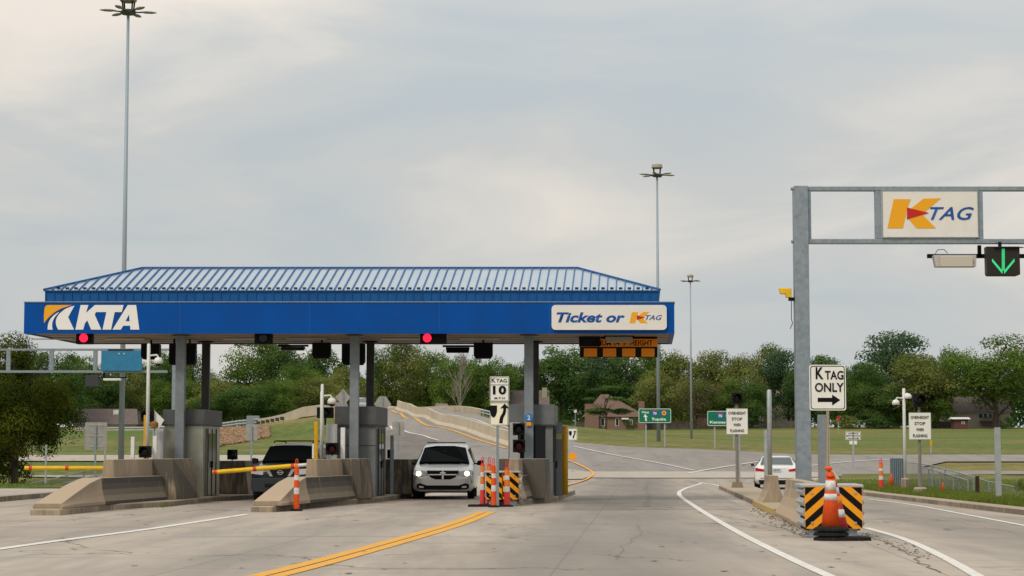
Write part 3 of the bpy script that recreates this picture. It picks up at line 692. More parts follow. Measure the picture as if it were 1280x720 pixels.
for i in range(1, nr):
    x = E[0].x + (E[1].x - E[0].x) * i / nr; p0 = Vector((x, E[0].y, cz2))
    # meets either hip or the ridge
    best = 1.0
    for c, g in ((E[0], Rg[0]), (E[1], Rg[1])):
        # solve p0 + s*(U,1)*(D) on segment c->g
        D = ym - E[0].y; sl = (g.x - c.x); # x along hip at fraction s
        den = sl - U * D
        if abs(den) > 1e-6:
            s = (x - c.x) / den
            if 0 < s < best: best = s
    D = (ym - E[0].y) * best; p1 = Vector((x + U * D, E[0].y + D, cz2 + (zr_ - cz2) * best))
    w = .017; hh = nrm * .035
    a = [p0 + Vector((-w, 0, 0)), p0 + Vector((w, 0, 0)), p1 + Vector((w, 0, 0)), p1 + Vector((-w, 0, 0))]
    b.add([q - O for q in a] + [q + hh - O for q in a], [(0, 1, 5, 4), (1, 2, 6, 5), (2, 3, 7, 6), (3, 0, 4, 7), (4, 5, 6, 7)])
    # snow guard between the seams
    q = p0 + (p1 - p0) * min(.07 / max(best, .05), .9) + Vector(((E[1].x - E[0].x) / nr / 2, 0, 0)) + nrm * .02
    b.mi = 2; b.box(q - O, (.10, .05, .04)); b.mi = 1
for a, c in ((E[0], Rg[0]), (E[1], Rg[1]), (Rg[0], Rg[1]), (E[2], Rg[1]), (E[3], Rg[0])):
    b.cyl(a - O + Vector((0, 0, .02)), c - O + Vector((0, 0, .02)), .035, .035, 6)
b.build('roof', [roofpan, blue_rib, blacks], can)
# columns
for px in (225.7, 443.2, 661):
    for k, (Y, hw, m) in enumerate(((59.2, .135, colgrey), (62.6, .12, coldark))):  # back columns take the darker colour in place of real shade
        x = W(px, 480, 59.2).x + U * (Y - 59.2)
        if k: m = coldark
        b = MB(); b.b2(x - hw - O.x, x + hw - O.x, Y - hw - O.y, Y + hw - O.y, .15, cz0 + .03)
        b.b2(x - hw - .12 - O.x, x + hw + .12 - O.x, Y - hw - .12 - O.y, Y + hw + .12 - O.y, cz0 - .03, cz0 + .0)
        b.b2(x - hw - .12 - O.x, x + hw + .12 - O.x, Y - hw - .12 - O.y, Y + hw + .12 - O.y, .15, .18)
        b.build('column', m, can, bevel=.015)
# KTA emblem and letters
def poly_on(parent, pts, m, name, Y, dy=-.012, org=O, base=None):
    """pts are (px,py) on the plane at distance Y"""
    q = [W(a, c, Y) for a, c in pts]
    b = MB(); b.xz([(p.x - org.x, p.z - org.z) for p in q], Y - org.y + dy, Y - org.y); return b.build(name, m, parent)
def z1(l): return [(x / 5.3333, 320 + y / 5.3333) for x, y in l]
mk = mat('white lettering', (.78, .75, .70), .5)
def curve(p0, c, p1, n=8): return [((1 - t) ** 2 * p0[0] + 2 * t * (1 - t) * c[0] + t * t * p1[0], (1 - t) ** 2 * p0[1] + 2 * t * (1 - t) * c[1] + t * t * p1[1]) for t in [i / n for i in range(n + 1)]]
poly_on(can, z1(curve((294, 448), (292, 400), (296, 360)) + curve((298, 350), (302, 328), (322, 327)) + [(482, 327)] + curve((480, 330), (360, 350), (294, 448))[1:-1]), orangeL, 'emblem', YF)
poly_on(can, z1([(318, 491)] + curve((318, 480), (320, 410), (396, 372)) + curve((390, 380), (335, 430), (352, 491))), mk, 'emblem', YF)
poly_on(can, z1(curve((388, 491), (345, 420), (420, 365)) + curve((430, 357), (460, 340), (497, 331)) + [(455, 408), (494, 491)]), mk, 'emblem', YF)
poly_on(can, z1([(503, 491), (538, 327), (590, 327), (573, 380), (633, 327), (824, 327), (812, 374), (765, 374), (741, 491), (684, 491), (710, 374), (640, 374), (632, 392), (676, 491), (608, 491), (583, 430), (567, 448), (555, 491)]), mk, 'lettering', YF)
poly_on(can, z1([(750, 491), (852, 327), (908, 327), (929, 491), (870, 491), (868, 465), (822, 465), (806, 491)]), mk, 'lettering', YF)
poly_on(can, z1([(838, 434), (864, 434), (860, 392)]), blue, 'lettering', YF, -.018)
# Ticket or K-TAG panel
sp0, sp1 = W(689.5, 412.5, YF), W(833, 381.5, YF); pw, ph = sp1.x - sp0.x, sp1.z - sp0.z; pc = ((sp0.x + sp1.x) / 2 - O.x, -.05, (sp0.z + sp1.z) / 2)
b = MB(); b.xz(rrect(pw, ph, .11), -.03, .048); sgn = b.build('sign_panel', white, can, loc=pc)
def pxin(px, py, Y, org): q = W(px, py, Y); return q.x - org[0], q.z - org[1]
so_ = (O.x + pc[0], pc[2])
a1, a2 = pxin(695.5, 397.5, YF, so_), pxin(781, 397.5, YF, so_)
text('Ticket or', blueL, sgn, (a1[0] + a2[0]) / 2, -.03, a1[1] + .01, a2[0] - a1[0], .30, shear=.25, bold=.035)
def ktag(parent, x0, z0, h, y=-.03, tagw=None):
    """slanted orange K with a red wedge and blue TAG; x0,z0 lower left, h height of the K"""
    def P_(l): return [(x0 + a * h, z0 + c * h) for a, c in l]
    b = MB(); b.xz(P_([(0, 0), (.23, .985), (.80, .985), (.66, .62), (.62, .42), (.52, 0)]), y - .004, y); b.xz(P_([(.72, .60), (1.22, 1.0), (1.82, 1.02), (1.34, .62), (1.2, .45), (1.63, 0), (.98, 0), (.66, .38)]), y - .004, y); b.build('emblem', orangeL, parent)
    b = MB(); b.xz(P_([(.66, .30), (.67, .70), (1.40, .52)]), y - .012, y - .006); b.build('emblem', redL, parent)
    text('TAG', blueL, parent, x0 + 2.18 * h, y - .004, z0 + .50 * h, 1.48 * h, .44 * h, shear=.35, bold=.01)
k0 = pxin(786.5, 404.2, YF, so_); k1 = pxin(786.5, 390.2, YF, so_)
ktag(sgn, k0[0], k0[1], k1[1] - k0[1])
# number plate on the column
pl = thing('number_plate', 'small round blue plate numbered 2 fixed to canopy column', 'sign', W(661, 522, 59.0))
MB().cyl((0, 0, 0), (0, .02, 0), .115, .115, 20).build('plate', mat('plate blue', (.02, .2, .5), .4), pl)
text('2', mk, pl, 0, -.004, 0, None, .13, bold=.02)
MB().b2(-.07, .07, .0, .02, -.24, -.13).build('tab', hazO, pl)

# ---------------------------------------------------------------- lane signals & readers under the canopy
redlamp = emit('lit red lamp', (1.0, .012, .045), 1.7)
def lane_signal(px, x0, x1, y0, y1, lamp, label):
    Y = 58.5; c = W((x0 + x1) / 2, (y0 + y1) / 2, Y); w = (x1 - x0) * Y / F; h = (y1 - y0) * Y / F
    r = thing('lane_signal', label, 'signal', c, 0, 'round lane signals under the canopy edge')
    MB().b2(-w / 2, w / 2, 0, .28, -h / 2, h / 2 + .04).build('housing', black, r, bevel=.01)
    lx = (px - (x0 + x1) / 2) * Y / F
    MB().cyl((lx, -.004, 0), (lx, -.06, 0), .155, .15, 20, False).build('visor', black, r)
    if lamp:
        b = MB(); b.cyl((lx, -.01, 0), (lx, -.0, 0), .125, .125, 20); b.build('lamp', redlamp, r)
    else: MB().cyl((lx, -.01, 0), (lx, 0, 0), .12, .12, 20).build('lamp', glass, r)
    MB().cyl((0, .14, h / 2), (0, .14, cz0 + .05 - c.z), .025).build('hanger', black, r)
lane_signal(104.5, 95, 115, 415, 430, True, 'lit red round signal in black box near left end of canopy')
lane_signal(329, 318, 340, 415, 430, False, 'unlit black signal box under canopy between left and middle booths')
lane_signal(534, 525, 558, 415, 430, True, 'lit red round signal under canopy above the silver minivan')
def hang_box(x0, x1, y0, y1, Y, label, name='signal_housing', cat='signal', m=black, dep=.35):
    c = W((x0 + x1) / 2, (y0 + y1) / 2, Y); w = (x1 - x0) * Y / F; h = (y1 - y0) * Y / F
    r = thing(name, label, cat, c, 0, 'black housings hung under the canopy')
    b = MB(); b.loft([[(-w / 2, y, -h / 2 + .1), (-w * .4, y, -h / 2), (w * .4, y, -h / 2), (w / 2, y, -h / 2 + .1), (w / 2, y, h / 2), (-w / 2, y, h / 2)] for y in (0, dep)]).build('housing', m, r, bevel=.01)
    MB().b2(-w * .4, w * .4, -.012, -.002, -h * .38, h * .38).build('face', blacks, r)
    MB().cyl((0, dep / 2, h / 2), (0, dep / 2, max(cz0 + .04 - c.z, h / 2 + .02)), .03).build('hanger', black, r)
    return r
hang_box(176, 199, 430, 449, 61.5, 'black sign housing hung just right of the pale blue panel')
hang_box(211, 222, 430, 456, 61.2, 'black sign housing tucked left of the first canopy column')
hang_box(228, 244, 429, 456, 61.3, 'tall black sign housing between first front and back columns')
hang_box(390, 413, 428, 448, 61.2, 'square black housing hung left of the middle canopy column')
hang_box(427, 456, 430, 456, 61.4, 'tall black sign housing behind the middle front column')
hang_box(592, 616, 428, 448, 61.2, 'square black housing hung beside a flat antenna, left of third column')
def antenna(x0, x1, y0, y1, Y, label, m=black, bar=None, group='tag reader antennas'):
    c = W((x0 + x1) / 2, (y0 + y1) / 2, Y); w = (x1 - x0) * Y / F; h = (y1 - y0) * Y / F
    r = thing('reader_antenna', label, 'antenna', c, 0, group)
    MB().loft([[(-w / 2, y - h * .0, h / 2), (w / 2, y, h / 2), (w * .46, y - .15, -h / 2), (-w * .46, y - .15, -h / 2)] for y in (0, .30)]).build('antenna_panel', m, r, bevel=.015)
    b = MB(); x0b, x1b = bar if bar else (x0 - 4, x1 + 4)
    b.b2((x0b - (x0 + x1) / 2) * Y / F, (x1b - (x0 + x1) / 2) * Y / F, .1, .17, h / 2 + .01, h / 2 + .07); b.build('mounting_bar', black, r)
    return r
a_ = antenna(351, 381, 433.5, 438, 61.5, 'thin dark reader antenna hung under canopy over the suv lane', mat('dark grey panel', (.06, .06, .06), .5))
antenna(557, 587, 434, 441, 61.0, 'flat dark reader antenna under canopy above the minivan lane', bar=(553, 592))
# height warning sign
hs = thing('height_sign', 'orange and black clearance height sign hung under right end of canopy', 'sign', W(774, 436, 60))
def hx(px): return (px - 774) * 60 / F
def hz(py): return (436 - py) * 60 / F
MB().b2(hx(725), hx(822), .02, .22, hz(446.5), hz(433.5)).build('housing', black, hs)
MB().b2(hx(724), hx(750), -.05, .35, hz(433), hz(414)).build('housing', black, hs)
MB().b2(hx(726), hx(822), .02, .12, hz(433.4), hz(423.5)).build('text_panel', mat('sign orange', (.92, .27, .008), .5), hs)
text('MAXIMUM 14\' 9" HEIGHT', blacks, hs, hx(771.5), .018, hz(428.6), hx(816) - hx(727), .17, bold=.015)
for px in (738, 762, 786, 810): MB().b2(hx(px - 8.2), hx(px + 8.2), .0, .02, hz(445.8), hz(435.5)).build('flag_panel', mat('sign orange', (.92, .27, .008), .5), hs)
MB().b2(hx(752), hx(822), .13, .3, hz(424), hz(416)).build('bracket', black, hs)
bx = thing('floodlight_box', 'pale beige box antenna hung over the height sign', 'antenna', W(774, 424.5, 59.4), 0, 'tag reader antennas')
MB().loft([[(-.4, y, .09), (.4, y, .09), (.38, y - .06, -.09), (-.38, y - .06, -.09)] for y in (0, .22)]).build('antenna_panel', mat('beige plastic', (.42, .37, .30), .5), bx, bevel=.012)
MB().b2(-.45, .45, .08, .14, .09, .14).build('mounting_bar', black, bx)

# ================================================================== BOOTHS
def booth(cx, w, ztop, label, clad, roofm, kind):
    Y0 = 59.5; zb = W(0, 531, Y0).z
    r = thing('toll_booth', label, 'toll booth', (cx, Y0, .15), YAW, 'toll booths under the canopy')
    h = ztop - .15; zr = zb - .15; hw = w / 2; bw = hw - .05; D = 2.45
    if kind != 'c':
        MB().b2(-bw, bw, .06, D - .06, 0, zr).build('wall', clad, r, bevel=.015)
    else:
        b = MB(); b.b2(-bw, bw, .06, D - .06, 0, 1.0); b.b2(-bw, -bw + .12, .06, D - .06, 1.003, zr); b.b2(bw - .22, bw, .06, .2, 1.003, zr); b.b2(-bw + .12, bw - .22, D - .16, D - .06, 1.003, zr); b.b2(bw - .12, bw, 1.2, D - .06, 1.003, zr)
        b.build('wall', clad, r, bevel=.01)
        MB().b2(-bw + .13, bw - .23, .10, .115, 1.02, zr - .02).build('window', glass, r)
        MB().b2(-.02, .03, .07, .125, 1.01, zr).build('window_frame', boothgrey, r)
    MB().b2(-hw, hw, 0, D, zr, h).build('roof', roofm, r, bevel=.012)
    MB().b2(-hw - .02, hw + .02, -.02, D + .02, zr - .03, zr).build('drip_edge', coldark, r)
    # side door towards the lane (right side)
    d = MB(); d.b2(bw, bw + .03, .5, 1.7, .05, zr - .12); dr = d.build('door', clad if kind == 'a' else boothgrey, r, bevel=.006)
    MB().b2(bw + .028, bw + .045, .62, 1.58, 1.0, zr - .25).build('door_window', glass, dr)
    b = MB()
    for y0 in (.5, 1.1, 1.68): b.b2(bw + .03, bw + .055, y0 - .02, y0 + .02, .02, zr - .1)
    b.build('door_frame', coldark, dr)
    MB().b2(bw + .03, bw + .09, 1.02, 1.05, .85, 1.05).build('door_handle', black, dr)
    if kind == 'b':
        MB().b2(-bw - .004, bw + .004, .05, .07, zr - .62, zr - .6).build('seam', coldark, r)
    return r
booth(W(230, 500, 59.5).x, 1.27, W(0, 512, 59.5).z, 'leftmost toll booth, stainless clad with dark grey roof band', stainless, boothroof, 'a')
booth(W(445, 500, 59.5).x, 1.27, W(0, 508, 59.5).z, 'middle toll booth, plain dark grey walls and roof band', boothgrey, boothroof, 'b')
booth(W(663, 500, 59.5).x, 1.42, W(0, 505.5, 59.5).z, 'rightmost toll booth, grey with dark front windows behind short barrier', boothgrey, mat('grey booth roof', (.15, .16, .165), .5, 0, (3, (.11, .12, .12), .6)), 'c')
# grey side panel cabinet and yellow bollard behind booth 2
c = W(695.5, 572, 61.2)
cb = thing('cabinet', 'tall grey cabinet with yellowish top against rightmost booth', 'cabinet', (c.x, 61.0, .15))
MB().b2(-.17, .17, 0, .6, 0, 1.72).build('body', boothgrey, cb, bevel=.01)
MB().b2(-.17, .17, 0, .6, 1.73, 1.88).build('glazed_band', mat('yellowish glass', (.35, .33, .16), .3), cb)
MB().b2(-.19, .19, -.02, .62, 1.89, 2.2).build('cabinet_top', colgrey, cb, bevel=.01)
def bollard(px, y0, y1, Y, wpx, label, m, z0=.15, sq=False, name='bollard', cat='bollard', group=None, cap=True):
    a = W(px, y1, Y); top = W(px, y0, Y).z; r_ = wpx / 2 * Y / F
    b = MB()
    if sq: b.b2(-r_, r_, -r_, r_, 0, top - z0)
    else:
        b.lathe([(r_, 0), (r_, top - z0 - r_ * .6), (r_ * .8, top - z0 - r_ * .2), (r_ * .2, top - z0)])
    o = b.build(name, m, bevel=.006 if sq else 0, smooth=not sq, loc=(a.x, Y, z0)); return tag(o, label, cat, group)
bollard(706, 532, 613, 62.2, 8, 'tall yellow bollard behind rightmost toll booth', yel)
# equipment on the islands: poles, cabinets, signals, gates
def cam_pole(px, ytop, Y, z0, label, side=1, wpx=5.2, double=False, footing=False, group='white camera poles'):
    base = W(px, 600, Y); top = W(px, ytop, Y).z - z0
    r = thing('camera_pole', label, 'camera pole', (base.x, Y, z0), 0, group); rr = wpx / 2 * Y / F
    MB().lathe([(rr, 0), (rr * .95, top - .03), (rr * .6, top)]).build('pole', whitepaint, r, smooth=True)
    for s in ([side, -side] if double else [side]):
        dz = 0 if s == side else .12
        x = s * rr; pts = [(x, -.05, top - .35 + dz), (x + s * .2, -.05, top - .33 + dz), (x + s * .24, -.05, top - .42 + dz)]
        if double and s != side: pts = [(x, -.05, top - .2), (x + s * .07, -.05, top - .18), (x + s * .08, -.05, top - .2)]
        MB().tube(pts, .025).build('arm', whitepaint, r)
        cx, _, czz = pts[-1]
        h_ = MB().lathe([(.04, .02), (.09, 0), (.13, -.06), (.13, -.15), (.09, -.17)], (cx, -.05, czz)).build('camera_housing', whitepaint, r, smooth=True)
        MB().lathe([(.085, -.165), (.08, -.2), (.045, -.235), (.01, -.245)], (cx, -.05, czz)).build('camera_dome', glass, h_, smooth=True)
    if footing: MB().lathe([(.17, 0), (.15, .38), (.12, .42), (.06, .42)], n=8).build('footing', kerbm, r)
cam_pole(183.5, 429.5, 57.9, .15 + 1.13, 'tall white camera pole on leftmost barrier beside stainless booth', 1, 4.6)
cam_pole(402, 480, 58.6, .15, 'white camera pole left of the middle grey booth', 1, 4.2)
bollard(406.3, 489, 0, 58.0, 4.2, 'slim white post right of the camera pole at middle booth', whitepaint, .15 + 1.13, name='post', cat='post')
def cabinet_box(px0, px1, y0, Y, label, z0, m=cabinet):
    c = W((px0 + px1) / 2, 560, Y); w = (px1 - px0) * Y / F; top = W(0, y0, Y).z
    r = thing('cabinet', label, 'cabinet', (c.x, Y, z0), 0, 'grey equipment cabinets on the islands')
    MB().b2(-w / 2, w / 2, 0, .4, 0, top - z0).build('body', m, r, bevel=.01)
    MB().b2(-w / 2 + .04, w / 2 - .04, -.012, -.001, .1, top - z0 - .06).build('door', m, r, bevel=.004)
cabinet_box(190.5, 204, 536, 58.7, 'pale grey cabinet left of the stainless booth', .15)
cabinet_box(408, 421, 530, 58.9, 'pale grey cabinet left of the middle grey booth', .15)
cabinet_box(637, 650, 528, 59.1, 'narrow pale cabinet at left edge of rightmost booth', .15)
bollard(190, 519, 0, 59.0, 4, 'orange post behind the leftmost white camera pole', yel, .15, True, 'post', 'post')
bollard(399.5, 527, 0, 58.4, 4.6, 'orange post on the middle barrier left of white camera pole', yel, .15, True, 'post', 'post')
bollard(174.8, 546, 0, 57.8, 4.4, 'short white post on leftmost barrier, left of tall camera pole', whitepaint, 1.28, True, 'post', 'post')
bollard(202, 545, 0, 57.6, 4.8, 'white post on leftmost barrier in front of stainless booth', whitepaint, 1.28, True, 'post', 'post')
bollard(432.5, 534.5, 0, 57.9, 5.4, 'white post on middle barrier in front of grey booth', whitepaint, 1.28, True, 'post', 'post')
bollard(396, 555, 0, 57.5, 2.2, 'thin short white post on middle barrier by orange post', whitepaint, 1.28, True, 'post', 'post')
bollard(492.8, 544, 0, 63.3, 4.2, 'galvanised steel post right of the middle grey booth', steel, .15, True, 'post', 'post')
def tsignal(px0, px1, y0, y1, Y, label, lit=False, post=None, m=black, amber=False, pole_w=.03):
    c = W((px0 + px1) / 2, (y0 + y1) / 2, Y); w = (px1 - px0) * Y / F; h = (y1 - y0) * Y / F
    r = thing('traffic_signal', label, 'traffic signal', (c.x, Y, c.z), 0, 'single lens traffic signals')
    MB().b2(-w / 2, w / 2, 0, .22, -h / 2, h / 2).build('housing', m, r, bevel=.012)
    R_ = min(w, h) * .40
    # half-round visor
    b = MB(); n = 12; rg = []
    for y in (0, -.2):
        rg.append([(R_ * 1.08 * math.cos(R(-20 + 220 * i / n)), y, R_ * 1.08 * math.sin(R(-20 + 220 * i / n))) for i in range(n + 1)])
    b.loft(rg, False, False); b.build('visor', m, r, fixn=False)
    MB().lathe([(R_ * .92, 0), (R_ * .6, .02), (.01, .028)]).build('lens', mat('dark red lens', (.07, .006, .006), .25) if not amber else mat('dark lens', (.02, .02, .02), .25), r, smooth=True).rotation_euler = (R(90), 0, 0)
    if post is not None: MB().cyl((0, .1, -h / 2), (0, .1, -h / 2 - post), pole_w).build('post', black, r)
    return r
tsignal(173.5, 188, 557.5, 572, 57.3, 'black traffic signal on leftmost barrier under white camera pole', post=.02, amber=True)
tsignal(284, 296, 562, 574.5, 63.8, 'black traffic signal on barrier behind stainless booth', post=.02, amber=True)
tsignal(407, 423, 553.5, 568.5, 57.6, 'black traffic signal with red lens on the middle barrier', post=.02)
tsignal(641, 656.5, 549.5, 565.5, 57.9, 'lower red lens traffic signal on barrier of the booth marked 2', post=.02)
tsignal(641, 656, 529, 544, 58.6, 'upper dark signal box above the red lens one at booth marked 2', post=.3, amber=True)
tsignal(396, 416.5, 509, 522.5, 58.9, 'black signal box between orange post and white pole by middle booth', post=.2, amber=True)
tsignal(176, 192, 513, 527, 59.2, 'black signal box left of white arrow board at stainless booth', post=.2, amber=True)
tsignal(484, 492, 562, 573, 64.0, 'small black signal on barrier behind the middle booth', post=.02, amber=True)
# small white arrow board
r = thing('arrow_board', 'small white arrowhead board pointing right beside stainless booth', 'sign', W(198, 524, 59.3))
MB().xz([(-.13, -.17), (-.13, .26), (.17, -.02), (.03, -.27), (-.13, -.27)], 0, .02).build('plate', whiteref, r)
MB().cyl((-.08, .04, -.2), (-.08, .04, .15 - W(198, 524, 59.3).z), .025).build('post', steel, r)
hang = tag(MB().lathe([(.05, -.1), (.11, -.08), (.12, .04), (.06, .1)], n=14).build('beacon', mat('amber brown lens', (.25, .12, .03), .4), loc=W(193, 531, 58.4)), 'brownish round beacon between signal box and arrow board at stainless booth', 'beacon')
MB().cyl((0, 0, -.1), (0, 0, .15 - W(193, 531, 58.4).z), .025).build('post', steel, hang)

# gate arms
def gate(px0, py0, px1, py1, Y, label, posx=None, bands=()):
    a, c = W(px0, py0, Y), W(px1, py1, Y)
    r = thing('barrier_gate', label, 'gate arm', (c.x, Y, c.z), 0, 'yellow barrier gate arms')
    d = a - c; n = d.normalized(); up = Vector((0, 0, 1))
    b = MB(); b.cyl((0, 0, 0), d, .066, .066, 10); b.build('arm', armY, r)
    for f in bands:
        p = d * f; MB().cyl(p - n * .05, p + n * .05, .07, .07, 10).build('red_band', mat('red tape', (.6, .05, .02), .5), r)
    MB().cyl(-n * .35, Vector((0, 0, 0)), .05, .05, 8).build('bracket', whitepaint, r)
    MB().box(-n * .45 + Vector((0, .0, -.45)), (.3, .34, 1.1)).build('gate_housing', cabinet, r, bevel=.02)
    return r
gate(31, 585, 137, 585, 60.5, 'long yellow gate arm with red bands reaching left of leftmost island', bands=(.04, .5, .93))
gate(266, 590.5, 371, 582, 57.5, 'yellow gate arm with red bands lowered before the dark suv', bands=(.05, .5, .97))

# ================================================================== CONES AND CUSHIONS
def delineator(px, ytop, ybot, Y, label, body, alt, group, lean=0, wpx=9, base=True, z0=0.0, bands=2):
    s = Y / F; g = W(px, ybot, Y); h = (ybot - ytop) * s; rr = wpx / 2 * s
    r = thing('delineator', label, 'traffic cone', (g.x, Y, z0), 0, group)
    hb = h * .86; n = 4 * bands
    MB().lathe([(rr, .04), (rr * .93, hb * .36), (rr * .9, hb * .37), (rr * .72, hb * .98), (rr * .4, hb)], n=16, lean=(lean, 0)).build('tube', body, r, smooth=False)
    seq = [(.38, .52, coneW), (.53, .68, alt), (.69, .80, coneW), (.81, .95, alt)] if bands == 2 else [(.55, .68, coneW), (.76, .88, coneW)]
    for a, c, m in seq:
        f = lambda q: rr * (.9 - .18 * (q - .37) / .61) * 1.03
        MB().lathe([(f(a), hb * a), (f(c), hb * c)], n=16, lean=(lean, 0)).build('collar', m, r)
    # loop handle
    b = MB(); w = rr * .33
    b.tube([(-w + lean * hb, 0, hb), (-w + lean * h, 0, h - w), (lean * h, 0, h), (w + lean * h, 0, h - w), (w + lean * hb, 0, hb)], w * .45, 6); b.build('handle', body, r)
    if base:
        MB().lathe([(rr * 2.0, 0), (rr * 2.0, .035), (rr * 1.5, .05), (rr * 1.0, .06)], n=8).build('base', rubber, r)
    return r
gn = 'tube delineators by the striped cushion'
delineator(370.5, 573.5, 638, 49.9, 'lone orange tube delineator with white collars before middle barrier', coneO, coneO, 'tube delineators', wpx=7.6)
delineator(603.3, 571, 632, 54.9, 'faded pink and amber delineator, nearest the silver minivan', conePink, coneO2, gn, wpx=7)
delineator(611.5, 570.5, 630.5, 55.3, 'red and amber delineator between the faded pink and bright orange ones', conePink, coneO2, gn, wpx=7.5)
delineator(617, 571.5, 632.5, 53.4, 'bright orange delineator against the speed sign post', coneO, coneO, gn, wpx=6.8)
delineator(633.7, 570.5, 627, 54.0, 'amber topped pink delineator in front of the black and orange stripes', conePink, coneO2, gn, wpx=8)
delineator(1101.7, 578.5, 618, 71, 'narrow faded red delineator on grass beside right kerb', conePink, coneO2, 'tube delineators', wpx=6.4, base=False, z0=.145)
def smallcone(px, py0, py1, Y, label, z0=.145):
    g = W(px, py1, Y); h = (py1 - py0) * Y / F
    r = thing('traffic_cone', label, 'traffic cone', (g.x, Y, z0), 0, 'small orange cones on the right verge')
    MB().lathe([(h * .2, .03), (h * .05, h * .98), (h * .03, h)], n=16).build('cone_body', coneO, r, smooth=True)
    MB().b2(-h * .26, h * .26, -h * .26, h * .26, 0, .035).build('base', coneO, r)
smallcone(1114.5, 592, 609, 77, 'small plain orange cone left of the steel utility cabinet')
smallcone(1179, 606.5, 619.5, 66, 'small plain orange cone at the chain link fence foot')
def cushion(px0, px1, py0, py1, Y, label, splitpx, depth, flip, rails):
    s = Y / F; c = W((px0 + px1) / 2, 635, Y); w = (px1 - px0) * s; zt = W(0, py0, Y).z; zb_ = W(0, py1, Y).z
    r = thing('crash_cushion', label, 'crash cushion', (c.x, Y, 0), YAW, 'striped crash cushions')
    # nose frame
    b = MB(); b.b2(-w / 2 - .06, w / 2 + .03, .05, depth, zt - .02, zt + .04); b.build('top_plate', steel_light, r, bevel=.015)
    for sx in (-1, 1):
        b = MB()
        for i in range(4):
            z = zb_ + (zt - zb_) * (i + .5) / 4
            b.add([Vector(p) for p in [(sx * (w / 2 - .01), .06, z - .07), (sx * (w / 2 + .045), .06, z), (sx * (w / 2 - .01), .06, z + .07), (sx * (w / 2 - .01), depth, z - .07), (sx * (w / 2 + .045), depth, z), (sx * (w / 2 - .01), depth, z + .07)]], [(0, 1, 4, 3), (1, 2, 5, 4), (0, 2, 1), (3, 4, 5)])
        b.build('corrugated_rail', steel_light, r)
    MB().b2(-w / 2 + .03, w / 2 - .03, .12, depth - .1, .12, zt - .03).build('core', rubber, r)
    for sx in (-1, 1):
        b = MB(); b.b2(sx * w * .32 - .09, sx * w * .32 + .09, .06, .5, 0, .16); b.b2(sx * w * .32 - .16, sx * w * .32 + .16, .1, .4, 0, .04)
        b.build('foot', steel, r, bevel=.01)
    h = zt - zb_; gap = .012
    for k, sx in enumerate((-1, 1)):
        pw = w / 2 - gap; x0 = -w / 2 if sx < 0 else gap
        p = MB().xz(rrect(pw, h, .04, cx=x0 + pw / 2, cz=zb_ + h / 2), 0, .03).build('hazard_panel', hazO, r)
        # diagonal stripes clipped to the panel
        direction = -1 if flip < 0 else (1 if sx < 0 else -1); band = h / 5.0
        b = MB()
        for j in range(-4, 9):
            o_ = j * band * 2 * .98
            quad = [(0, o_), (pw, o_ + pw * .86), (pw, o_ + pw * .86 + band * .98), (0, o_ + band * .98)]
            q = clip(clip(quad, 1, 0, False), 1, h, True)
            if len(q) < 3: continue
            q = [((x if direction > 0 else pw - x) + x0, z + zb_) for x, z in q]
            q = [(min(max(x, x0 + .006), x0 + pw - .006), min(max(z, zb_ + .006), zb_ + h - .006)) for x, z in q]
            b.xz(q, -.003, .0)
        b.build('stripe', blacks, p)
        for bz in (.14, .86): MB().cyl((x0 + pw * (.25 if sx < 0 else .75), -.02, zb_ + h * bz), (x0 + pw * (.25 if sx < 0 else .75), 0, zb_ + h * bz), .022, .022, 10).build('bolt', steel_light, p)
    return r
cushion(1006.5, 1077.5, 608.5, 661, 33.9, 'wide crash cushion with black and orange chevron stripes before the gantry post', 0, 1.5, 1, 4)
cushion(607.5, 648.5, 590.5, 624.5, 54.6, 'smaller striped crash cushion behind the delineator cluster by booth marked 2', 0, .7, -1, 4)
# stacked cones before the right cushion
s = 32.9 / F
r = thing('cone_stack', 'stack of big orange cones with white collars before the wide cushion', 'traffic cone', (W(1039, 676, 32.9).x, 32.9, 0))
for i in range(3):
    MB().lathe([(.29, 0), (.29, .035), (.26, .06), (.18, .075)], (0, 0, i * .078), n=8).build('base', rubber, r)
zc = .2; hc = W(0, 591, 32.9).z - zc
MB().lathe([(.16, 0), (.072, hc * .88), (.045, hc * .9)], (0, 0, zc), n=24).build('cone_body', coneO, r, smooth=True)
f = lambda q: .16 - .10 * q + .004
for a, c in ((.50, .62), (.68, .86)): MB().lathe([(f(a), hc * a), (f(c), hc * c)], (0, 0, zc), n=24).build('collar', coneW, r, smooth=True)
MB().lathe([(.07, .0), (.075, .03), (.05, .08), (.03, .1)], (0, 0, zc + hc * .92), n=16).build('handle', coneO, r)
MB().lathe([(.03, 0), (.06, .02), (.065, .05), (.03, .08)], (-.03, 0, zc + hc * 1.03), n=12).build('handle', coneO, r)
MB().lathe([(.17, 0), (.075, hc * .97), (.05, hc * .98)], (.13, .08, zc - .02), n=20, lean=(-.13, 0)).build('cone_body', conePink, r, smooth=True)
for a, c, m in ((.22, .36, coneW), (.44, .60, coneO2), (.64, .76, coneW), (.82, .93, coneO2)):
    MB().lathe([(.175 - .098 * a, hc * a), (.175 - .098 * c, hc * c)], (.13, .08, zc - .02), n=20, lean=(-.13, 0)).build('collar', m, r, smooth=True)
MB().xy([(.1, -.25), (.62, -.2), (.62, .3), (.1, .3)], 0, .06).build('base', rubber, r, bevel=.01)
b = MB(); b.xy([(-.62, -.38), (.3, -.3), (.3, .3), (-.62, .3)], 0, .055)
r2 = tag(b.build('rubber_base', rubber, loc=(W(614, 630, 54.2).x, 54.2, 0), bevel=.01), 'flat black rubber bases under the delineator cluster', 'cone base')

